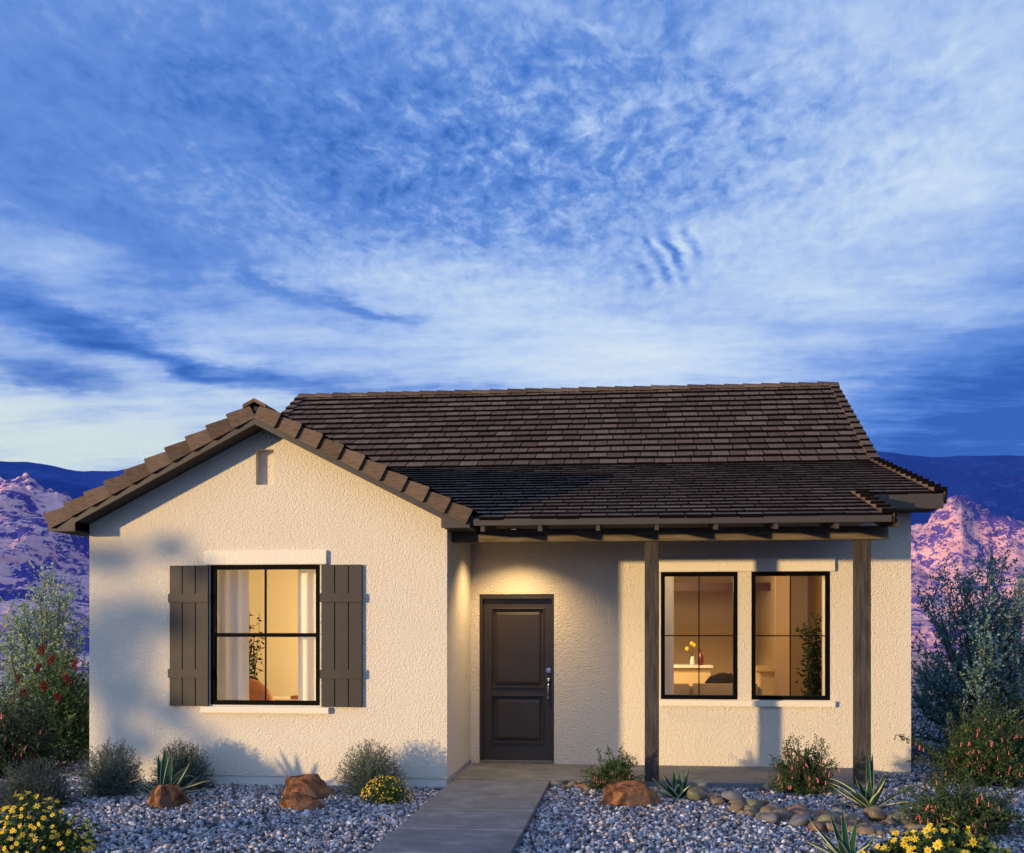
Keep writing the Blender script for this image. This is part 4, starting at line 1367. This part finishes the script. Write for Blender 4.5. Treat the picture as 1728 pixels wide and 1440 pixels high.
# ------------------------------------------------------------------ boulders and cobbles
def boulder(loc, size, seed, label, rz=0.0, cuts=9, sub=4, rough=.10, planes=None):
    rr = random.Random(seed)
    bm = bmesh.new()
    bmesh.ops.create_icosphere(bm, subdivisions=sub, radius=1)
    pl = list(planes or [])
    for k in range(cuts):
        n_ = Vector((rr.gauss(0, 1), rr.gauss(0, 1), rr.gauss(.3, .7))).normalized()
        pl.append((n_, rr.uniform(.62, .86)))
    for v in bm.verts:
        c = v.co.copy()
        for n_, d_ in pl:
            t_ = c.dot(n_)
            if t_ > d_: c -= n_ * (t_ - d_) * .96
        nn = noise.fractal(c * 2.3 + Vector((seed * 7.1, 0, 0)), 1.0, 2.0, 5)
        v.co = c * (1 + rough * nn) + v.normal * noise.noise(c * 9 + Vector((seed, 3, 1))) * .018
        v.co = Vector((v.co.x * size[0], v.co.y * size[1], v.co.z * size[2]))
    me = bpy.data.meshes.new('boulder')
    bm.to_mesh(me); bm.free()
    me.polygons.foreach_set('use_smooth', [True] * len(me.polygons))
    o = link('boulder', me, None, [M['rock']])
    try:
        me.set_sharp_from_angle(angle=R_(34))
    except Exception:
        pass
    o.location = loc; o.rotation_euler = (0, 0, rz)
    return tag(o, label, 'rock', 'orange boulders set in the gravel')
boulder((-4.66, -1.52, .02), (.28, .23, .24), 2, 'orange wedge-shaped rock in front of the large striped agave', planes=[(Vector((-.75, -.5, .45)).normalized(), .55), (Vector((.88, -.30, .42)).normalized(), .42), (Vector((.1, 0, 1)).normalized(), .80)])
boulder((-3.45, -.74, .0), (.39, .30, .30), 5, 'larger brown-orange peaked rock of the pair left of the walkway', planes=[(Vector((-.7, -.55, .5)).normalized(), .55), (Vector((.6, -.3, .75)).normalized(), .55), (Vector((-.1, -.75, .6)).normalized(), .62)])
boulder((-3.27, -1.50, .015), (.25, .19, .165), 8, 'small low brown rock in front of the larger peaked rock', planes=[(Vector((0, -.6, .8)).normalized(), .7)])
boulder((-.07, -.86, .02), (.42, .30, .30), 12, 'biggest orange rock, right of the walkway before a porch shrub', planes=[(Vector((-.65, -.5, .6)).normalized(), .60), (Vector((.85, -.25, .4)).normalized(), .66), (Vector((.15, -.75, .6)).normalized(), .66), (Vector((-.12, -.1, 1)).normalized(), .62)])

def cobble_mesh(seed):
    rr = random.Random(seed)
    bm = bmesh.new()
    bmesh.ops.create_icosphere(bm, subdivisions=3, radius=1)
    for v in bm.verts:
        n_ = noise.fractal(v.co * 1.1 + Vector((seed * 3.7, 1, 2)), 1.0, 2.0, 3)
        v.co *= 1 + .24 * n_
    me = bpy.data.meshes.new('river_cobble')
    bm.to_mesh(me); bm.free()
    me.polygons.foreach_set('use_smooth', [True] * len(me.polygons))
    return me
CM = {}
for c_ in ('tan', 'grey', 'red', 'olive'):
    CM[c_] = []
    for k in range(3):
        me = cobble_mesh(k * 5 + len(c_)); me.materials.append(M['cob_' + c_]); CM[c_].append(me)
CNAME = {'tan': 'tan', 'grey': 'grey', 'red': 'reddish', 'olive': 'olive'}
rk = random.Random(77)
bed = [(.55, -.02), (.70, -.36), (.95, -.82), (1.22, -1.32), (1.52, -1.66), (1.86, -1.90), (2.30, -2.02)]
def bed_at(s):
    s *= len(bed) - 1
    i = min(int(s), len(bed) - 2); f = s - i
    return (bed[i][0] * (1 - f) + bed[i + 1][0] * f, bed[i][1] * (1 - f) + bed[i + 1][1] * f)
placed = []
def add_cobble(x, y, r, col, label, group='river cobbles in the dry stream bed', z=None):
    o = bpy.data.objects.new('river_cobble', CM[col][rk.randrange(3)])
    COL.objects.link(o)
    sx = r * rk.uniform(1.0, 1.3)
    o.scale = (sx, r * rk.uniform(.75, .95), r * rk.uniform(.58, .72))
    o.location = (x, y, r * rk.uniform(.25, .55) if z is None else z)
    o.rotation_euler = (rk.uniform(-.45, .45), rk.uniform(-.45, .45), rk.uniform(0, 6.28))
    tag(o, label, 'stone', group)
    placed.append((x, y, r))
tries = 0
while len(placed) < 62 and tries < 20000:
    tries += 1
    s = rk.random()
    x, y = bed_at(s)
    wd = .15 + .24 * s
    x += rk.uniform(-wd, wd) * .7; y += rk.uniform(-wd, wd)
    r = rk.choice([rk.uniform(.045, .07), rk.uniform(.07, .10), rk.uniform(.09, .125)])
    if any(math.hypot(x - a, y - b) < (r + c) * .74 for a, b, c in placed): continue
    col = rk.choices(['tan', 'grey', 'red', 'olive'], [4, 3, 2, 1.4])[0]
    add_cobble(x, y, r, col, 'smooth %s river cobble in the stone band curving right from the small agave' % CNAME[col])
nb = len(placed)
for (x, y, r, col, lab) in [(-.86, .16, .085, 'grey', 'rounded grey cobble touching the top corner of the walkway'), (-.70, .16, .078, 'tan', None), (-.55, .14, .08, 'red', 'rounded pinkish cobble in the row beside the walkway'),
                            (-.42, .10, .075, 'tan', None), (-.78, .02, .05, 'tan', None), (-.52, -.02, .062, 'tan', None), (-.30, .05, .07, 'grey', None)]:
    add_cobble(x, y, r, col, lab or 'rounded cobble in the short row between the walkway and the low green shrub', 'cobbles between the walkway and the shrub')

# ------------------------------------------------------------------ gravel
def icosa():
    t_ = (1 + 5 ** .5) / 2
    V = np.array([(-1, t_, 0), (1, t_, 0), (-1, -t_, 0), (1, -t_, 0), (0, -1, t_), (0, 1, t_), (0, -1, -t_), (0, 1, -t_), (t_, 0, -1), (t_, 0, 1), (-t_, 0, -1), (-t_, 0, 1)], float)
    F = np.array([(0, 11, 5), (0, 5, 1), (0, 1, 7), (0, 7, 10), (0, 10, 11), (1, 5, 9), (5, 11, 4), (11, 10, 2), (10, 7, 6), (7, 1, 8), (3, 9, 4), (3, 4, 2), (3, 2, 6), (3, 6, 8), (3, 8, 9), (4, 9, 5), (2, 4, 11), (6, 2, 10), (8, 6, 7), (9, 8, 1)])
    return V / np.linalg.norm(V[0]), F
def gravel(regions):
    rg = np.random.default_rng(99)
    IV, IF = icosa()
    Vs, Fs, o = [], [], 0
    for (x0, x1, y0, y1, dens, s0, s1) in regions:
        n = int((x1 - x0) * (y1 - y0) * dens)
        x = rg.uniform(x0, x1, n); y = rg.uniform(y0, y1, n)
        keep = ~((x > -2.03) & (x < -.98) & (y < .34)) & ~((x > -2.1) & (x < 2.63) & (y > .345)) & ~((x > -6.25) & (x < -2.05) & (y > .0)) & ~((x < 3.34) & (x > -6.25) & (y > 1.84))
        # only where the view cone can reach, plus a margin
        dpt = y + 12.39
        keep &= (x > -.62 * dpt - .5) & (x < .36 * dpt + .6)
        x, y = x[keep], y[keep]; n = len(x)
        s = rg.uniform(s0, s1, n) * rg.choice([.75, 1, 1, 1.25], n)
        v = IV[None] * (1 + rg.uniform(-.40, .34, (n, 12, 1)))
        v = v * np.stack([rg.uniform(.8, 1.3, n), rg.uniform(.6, 1.0, n), rg.uniform(.45, .8, n)], 1)[:, None]
        a = rg.normal(size=(n, 4)); a /= np.linalg.norm(a, axis=1, keepdims=True)
        w_, xx, yy, zz = a.T
        Rm = np.stack([1 - 2 * (yy ** 2 + zz ** 2), 2 * (xx * yy - zz * w_), 2 * (xx * zz + yy * w_), 2 * (xx * yy + zz * w_), 1 - 2 * (xx ** 2 + zz ** 2), 2 * (yy * zz - xx * w_), 2 * (xx * zz - yy * w_), 2 * (yy * zz + xx * w_), 1 - 2 * (xx ** 2 + yy ** 2)], 1).reshape(n, 3, 3)
        v = np.einsum('nij,nkj->nki', Rm, v) * s[:, None, None]
        v += np.stack([x, y, rg.uniform(-.012, .014, n)], 1)[:, None]
        Vs.append(v.reshape(-1, 3))
        Fs.append((IF[None] + (np.arange(n) * 12)[:, None, None]).reshape(-1, 3) + o)
        o += n * 12
    return np.concatenate(Vs), np.concatenate(Fs)
V, F = gravel([(-6.6, 4.8, -4.6, .4, 1150, .014, .031), (-10, -6.2, -2.5, 9, 420, .022, .034), (2.6, 6.5, .2, 6, 700, .018, .03), (3.4, 9, 6, 17.5, 260, .026, .04)])
tag(np_mesh('gravel', V, F, M['gravel']), 'blue-grey crushed gravel covering the front yard', 'gravel', kind='stuff')

# ------------------------------------------------------------------ furniture seen through the windows
def indoor_plant(loc, h, r, label, seed, n=420, leaf=.085, z0=.1):
    global rng
    rng = np.random.default_rng(seed)
    root = empty('potted_plant', (loc[0], loc[1], z0), label, 'plant')
    m_ = MB(); m_.lathe([(.10, 0), (.14, .02), (.16, .28), (.145, .28), (.14, .25)], (0, 0, 0), 18)
    m_.build('pot', M['pot'], root)
    k = 12
    z = np.linspace(.25, h, 7)
    cur = np.stack([np.stack([np.cumsum(rng.normal(size=7) * .03), np.cumsum(rng.normal(size=7) * .03), z * rng.uniform(.75, 1)], 1) for _ in range(k)])
    P, T = on_curves(cur, n // k, .12, 1.0)
    D = rng.normal(size=P.shape) * np.array([1, 1, .5]) + np.array([0, 0, -.15])
    P = P + unit(rng.normal(size=P.shape)) * rng.uniform(0, r * .8, (len(P), 1)) * np.array([1, 1, .4])
    V, F, _ = merge([ribbons(cur, np.linspace(.008, .003, 7)), leaf_arrays(P, D, rng.uniform(.7, 1.3, len(P)) * leaf, leaf * .17)])
    np_mesh('foliage', V, F, M['indoor_leaf'], root)
indoor_plant((-5.36, 2.75), 1.95, .15, 'leafy potted plant behind the curtain of the shuttered window', 81, 420)
indoor_plant((2.38, 3.2), 1.92, .20, 'tall dark potted plant in the rightmost window', 82, 1100, .09)
# armchair
ch = empty('armchair', (-4.88, 1.5, .1), 'rounded tan leather chair seen through the shuttered window', 'chair')
m_ = MB()
bm = bmesh.new(); bmesh.ops.create_uvsphere(bm, u_segments=24, v_segments=14, radius=1)
for v in bm.verts: v.co = Vector((v.co.x * .36, v.co.y * .12, v.co.z * .42 + .62))
m_.bm(bm); m_.build('backrest', M['leather'], ch, smooth=True)
m_ = MB(); m_.bevbox(-.34, .34, -.55, .02, .30, .46, .05); m_.build('seat', M['leather'], ch, smooth=True)
for sx in (-.28, .28):
    for sy in (-.48, -.04):
        m_ = MB(); m_.tube([(sx, sy, .31), (sx * 1.06, sy, 0)], [.022, .014], 8); m_.build('leg', M['stem'], ch)
# desk with a sheet and a book
dk = empty('desk', (-4.5, 2.35, .1), 'white-topped desk behind the shuttered window', 'desk')
m_ = MB(); m_.bevbox(-.42, .42, -.3, .3, .70, .74, .006); m_.build('desk_top', M['white_top'], dk)
for sx in (-.38, .38):
    for sy in (-.26, .26):
        m_ = MB(); m_.box(sx - .025, sx + .025, sy - .025, sy + .025, 0, .70); m_.build('leg', M['stem'], dk)
m_ = MB(); m_.bevbox(-4.52, -4.2, 2.10, 2.32, .842, .885, .006)
tag(m_.build('book', M['leather']), 'brown book lying on the desk in the shuttered window', 'book')
# kitchen island
isl_ = empty('kitchen_island', (.70, 7.3, .1), 'white-topped kitchen island lit bright in the porch window', 'counter')
m_ = MB(); m_.bevbox(-.72, .60, -.36, .36, .985, 1.03, .008); m_.build('worktop', M['white_top'], isl_)
m_ = MB(); m_.bevbox(-.68, .56, -.30, .32, 0, .984, .006); m_.build('cabinet', M['cream_unit'], isl_)
vs_ = empty('vase', (.96, 7.1, 1.131), 'small vase with a yellow flower on the kitchen island', 'vase')
m_ = MB(); m_.lathe([(.03, 0), (.045, .05), (.03, .12), (.02, .15)], (0, 0, 0), 14); m_.build('vase_body', M['white_top'], vs_, smooth=True)
m_ = MB(); m_.tube([(0, 0, .13), (.01, 0, .25), (-.01, 0, .36)], .005, 5); m_.tube([(0, 0, .13), (-.05, 0, .22), (-.09, 0, .27)], .004, 5); m_.build('stem', M['indoor_leaf'], vs_)
for q_ in ((-.01, 0, .37), (-.09, 0, .28), (.03, .0, .34)):
    m_ = MB(); bm = bmesh.new(); bmesh.ops.create_icosphere(bm, subdivisions=2, radius=.036)
    for v in bm.verts: v.co *= 1 + .25 * noise.noise(v.co * 40)
    m_.bm(bm, 0, Matrix.Translation(q_)); m_.build('flower', M['yellow'], vs_)
m_ = MB(); m_.lathe([(.04, 0), (.05, .06), (.04, .16), (.015, .2), (.018, .27)], (1.10, 7.15, 1.131), 14)
tag(m_.build('bottle', M['red_glass'], smooth=True), 'dark red bottle on the kitchen island', 'bottle')
# sofa
sf = empty('sofa', (.72, 3.45, .1), 'brown sofa back along the bottom of the porch window', 'sofa')
for (a, b) in ((-.9, .055), (.025, .98)):
    m_ = MB(); m_.bevbox(a, b, -.12 - .004 * (a > 0), .16 + .004 * (a > 0), .35, .90 + .004 * (a > 0), .045); m_.build('back_cushion', M['sofa'], sf, smooth=True)
m_ = MB(); m_.bevbox(-.95, 1.0, -.16, .85, .08, .38, .04); m_.bevbox(-.93, 1.0, -.08, .10, .38, .87, .03); m_.build('base', M['sofa'], sf)
m_ = MB()
bm = bmesh.new(); bmesh.ops.create_icosphere(bm, subdivisions=3, radius=1)
for v in bm.verts:
    n_ = noise.fractal(v.co * 1.6, 1, 2, 3)
    v.co = Vector((1.30 + v.co.x * .27, 5.0 + v.co.y * .3, .86 + v.co.z * .22 * (1 + .5 * n_)))
m_.bm(bm)
m_.box(1.06, 1.54, 4.75, 5.25, .1, .82)
tag(m_.build('dark_armchair', M['dark_cloth']), 'black slumped armchair beyond the brown sofa', 'chair')

# room lamps: unseen ceiling fixtures, some added to fill dark parts, and a floor lamp hidden by the right curtain
def unseen_fixture(x, y, z, power, col=(1, .62, .27)):
    e_, t_, b_ = material('lamp_glass')
    b_.inputs['Emission Color'].default_value = (1, .75, .42, 1); b_.inputs['Emission Strength'].default_value = 6
    m_ = MB(); m_.lathe([(.16, 0), (.16, -.03), (.12, -.07), (.02, -.085)], (x, y, z), 20)
    o_ = hpart(m_, 'unseen_ceiling_light', e_)
    lamp('unseen_room_lamp', 'POINT', (x, y, z - .22), power, col, .1, parent=o_)
unseen_fixture(-3.0, 1.9, 2.718, 16, (1, .72, .38))
unseen_fixture(.6, 5.2, 2.698, 66, (1, .70, .33))
unseen_fixture(2.8, 3.3, 2.698, 40, (1, .70, .33))  # added to brighten the part cut off by the partition
unseen_fixture(2.72, 5.6, 2.698, 55, (1, .70, .33))  # added out of view to lift the dim back wall
unseen_fixture(.1, 2.9, 2.698, 30, (1, .72, .36))  # added to light the sofa back
fl_ = empty('floor_lamp', (-2.95, 2.3, .1), 'warm floor lamp beside the bedroom wall', 'lamp')
m_ = MB(); m_.lathe([(.13, 0), (.13, .02), (.012, .03), (.012, 1.0)], (0, 0, 0), 14); m_.build('lamp_stand', M['frame'], fl_)
e_, t_, b_ = material('lamp_shade')
b_.inputs['Base Color'].default_value = (.8, .7, .5, 1); b_.inputs['Emission Color'].default_value = (1, .7, .35, 1); b_.inputs['Emission Strength'].default_value = 3
m_ = MB(); m_.lathe([(.10, 1.0), (.15, .95), (.11, 1.22)], (0, 0, 0), 20); m_.build('lamp_shade', e_, fl_)
l_ = bpy.data.lights.new('floor_lamp_bulb', 'POINT'); l_.energy = 125; l_.color = (1, .75, .36); l_.shadow_soft_size = .12
lo_ = bpy.data.objects.new('floor_lamp_bulb', l_); COL.objects.link(lo_); lo_.parent = fl_; lo_.location = (-.25, -.1, 1.05)
ls_ = bpy.data.lights.new('island_fill_lamp', 'SPOT'); ls_.energy = 230; ls_.color = (1, .7, .34); ls_.spot_size = R_(95); ls_.spot_blend = .6; ls_.shadow_soft_size = .08
m_ = MB(); m_.lathe([(.07, 0), (.09, -.14), (.02, -.2)], (-.1, 6.0, 2.698), 16)
pk = hpart(m_, 'added_pendant', M['frame'])  # unseen pendant, added so its spot brightens the island front
lo_ = bpy.data.objects.new('island_fill_lamp', ls_); COL.objects.link(lo_); lo_.parent = pk; lo_.location = (-.1, 6.0, 2.40); lo_.rotation_euler = (R_(22), R_(-18), 0)

# ------------------------------------------------------------------ the tree out of frame whose crown dapples the left wall
CLUMPS = [(-0.54, -0.58, 2.53, 0.4), (-0.5, -0.87, 2.69, 0.26), (-0.3, -0.23, 1.95, 0.28), (-0.5, -0.76, 1.83, 0.27), (-0.85, -0.95, 3.38, 0.17), (0.47, -0.22, 3.44, 0.15), (1.69, 0.92, 1.43, 0.17), (1.02, 0.66, 1.12, 0.2), (0.4, 0.58, 2.21, 0.3), (0.17, -0.61, 2.63, 0.12), (1.2, 0.08, 3.17, 0.1), (-0.7, -0.49, 3.37, 0.15), (0.34, -0.72, 1.3, 0.13)]      # crown clumps: x, y, z, radius
def shade_tree(loc, label, seed):
    global rng
    rng = np.random.default_rng(seed)
    root = empty('mesquite_tree', (loc[0], loc[1], 0), label, 'tree')
    m_ = MB(); m_.tube([(0, 0, 0), (.06, .02, .45), (-.05, 0, .8)], [.11, .085, .06], 8)
    Ps = []
    for (x, y, z, r) in CLUMPS:
        a = Vector((-.05, 0, .75)); b_ = Vector((x, y, z)); mid = a.lerp(b_, .5) + Vector((0, 0, .12))
        m_.tube([a, mid, b_], [.035, .02, .008], 6)
        n = int(260 + 5200 * r * r)
        Ps.append(np.array((x, y, z)) + rng.normal(size=(n, 3)) * r * .55)
    m_.build('trunk', M['bark'], root)
    P = np.concatenate(Ps)
    P = P[P[:, 2] > .05]
    V, F = leaf_arrays(P, rng.normal(size=P.shape), rng.uniform(.05, .09, len(P)), .018)
    np_mesh('crown', V, F, M['fuchsia_leaf'], root)
shade_tree((-13.4, -7.2), 'open-crowned mesquite tree at the left front, its shade dappling the wall', 91)

# ------------------------------------------------------------------ hills and far ridge
def terrain(name, a0, a1, na, r0, r1, nr, fn, mat):
    A = np.linspace(R_(a0), R_(a1), na)
    RR = r0 * (r1 / r0) ** np.linspace(0, 1, nr)
    V = np.zeros((nr, na, 3))
    for i, r in enumerate(RR):
        for j, a in enumerate(A):
            x, y = math.sin(a) * r, -12.39 + math.cos(a) * r
            V[i, j] = (x, y, fn(x, y, r, math.degrees(a)))
    idx = np.arange(nr * na).reshape(nr, na)
    F = np.stack([idx[:-1, :-1], idx[:-1, 1:], idx[1:, 1:], idx[1:, :-1]], -1).reshape(-1, 4)
    o = np_mesh(name, V.reshape(-1, 3), F, mat, smooth=True)
    return tag(o, kind='structure')
def interp(a, pts):
    return float(np.interp(a, [p[0] for p in pts], [p[1] for p in pts]))
NEAR = [(-50, .09), (-34, .115), (-30.6, .121), (-29.5, .1205), (-28.6, .113), (-27.6, .104), (-26.6, .080), (-24, .06), (-10, .06), (10, .07), (13.6, .083), (14.5, .094), (15.4, .110), (15.9, .100), (16.8, .086), (18.1, .083), (22, .09), (40, .08)]
FAR = [(-50, .15), (-33, .138), (-30.6, .134), (-29, .132), (-27.3, .128), (-25.5, .130), (-24, .137), (-10, .15), (5, .15), (11.8, .148), (13, .143), (14.2, .1395), (16, .140), (18.1, .1374), (24, .145), (45, .13)]
def near_h(x, y, r, a):
    w_ = noise.fractal(Vector((x * .012, y * .004, 2.2)), 1.0, 2.0, 4)
    r2 = r + w_ * 45
    t0 = max(0, min(1, (r - 34) / 380)); t1 = max(0, min(1, (r2 - 390) / 190))
    t1 = t1 * t1 * (3 - 2 * t1)
    p = interp(a + .35 * noise.noise(Vector((a * 1.7, 4, 0))), NEAR) * 600
    rid = noise.ridged_multi_fractal(Vector((x * .013, y * .006, 3.1)), .9, 2.1, 6, 1.0, 2.0) / 3.0
    fb = noise.fractal(Vector((x * .05, y * .02, 8.0)), .8, 2.1, 6)
    base = p * (.16 * t0 + .84 * t1)
    fall = 1 if r < 640 else max(0, 1 - (r - 640) / 160)
    k = min(1, t0 * 1.6) * (1 - .55 * t1)
    crag = noise.ridged_multi_fractal(Vector((x * .045, y * .02, 6.0)), .9, 2.1, 5, 1.0, 2.0) / 3.0
    return base * fall * (1 + .30 * (crag - .5) * t1) + k * (rid - .45) * 15 + fb * 4.2 * min(1, t0 * 3) * fall - .06
def far_h(x, y, r, a):
    t_ = max(0, min(1, (r - 900) / 1900))
    p = interp(a, FAR) * 2800
    rid = noise.ridged_multi_fractal(Vector((x * .0022, y * .0022, 1.7)), 1.0, 2.1, 6, 1.0, 2.0) / 3.0
    fall = 1 if r <= 2800 else max(0, 1 - (r - 2800) / 500)
    return p * t_ ** .8 * fall + (rid - .5) * 60 * math.sin(math.pi * min(1, t_)) + noise.fractal(Vector((x * .008, y * .008, 5)), 1, 2, 5) * 5 * t_ - 2
for nm, (a0, a1), hm_ in (('hills', (-46, -20), 'hill_left_lit'), ('hills', (8, 36), 'hill')):
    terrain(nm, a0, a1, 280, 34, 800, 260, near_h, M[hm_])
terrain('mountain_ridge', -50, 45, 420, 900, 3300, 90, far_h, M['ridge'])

# ------------------------------------------------------------------ haze
hz = MB(); hz.box(-2600, 2000, -30, 3400, -1.2, 500)
hm = bpy.data.materials.new('haze'); hm.use_nodes = True
ht = NT(hm.node_tree); ht.n.clear()
ho = ht.new('ShaderNodeOutputMaterial'); pv = ht.new('ShaderNodeVolumePrincipled')
pv.inputs['Color'].default_value = (.06, .24, 1.0, 1)
pv.inputs['Density'].default_value = .00007
pv.inputs['Anisotropy'].default_value = 0.0
ht.l.new(pv.outputs[0], ho.inputs['Volume'])
try: hm.cycles.homogeneous_volume = True
except Exception: pass
tag(hz.build('haze', hm, fix=True), kind='stuff')
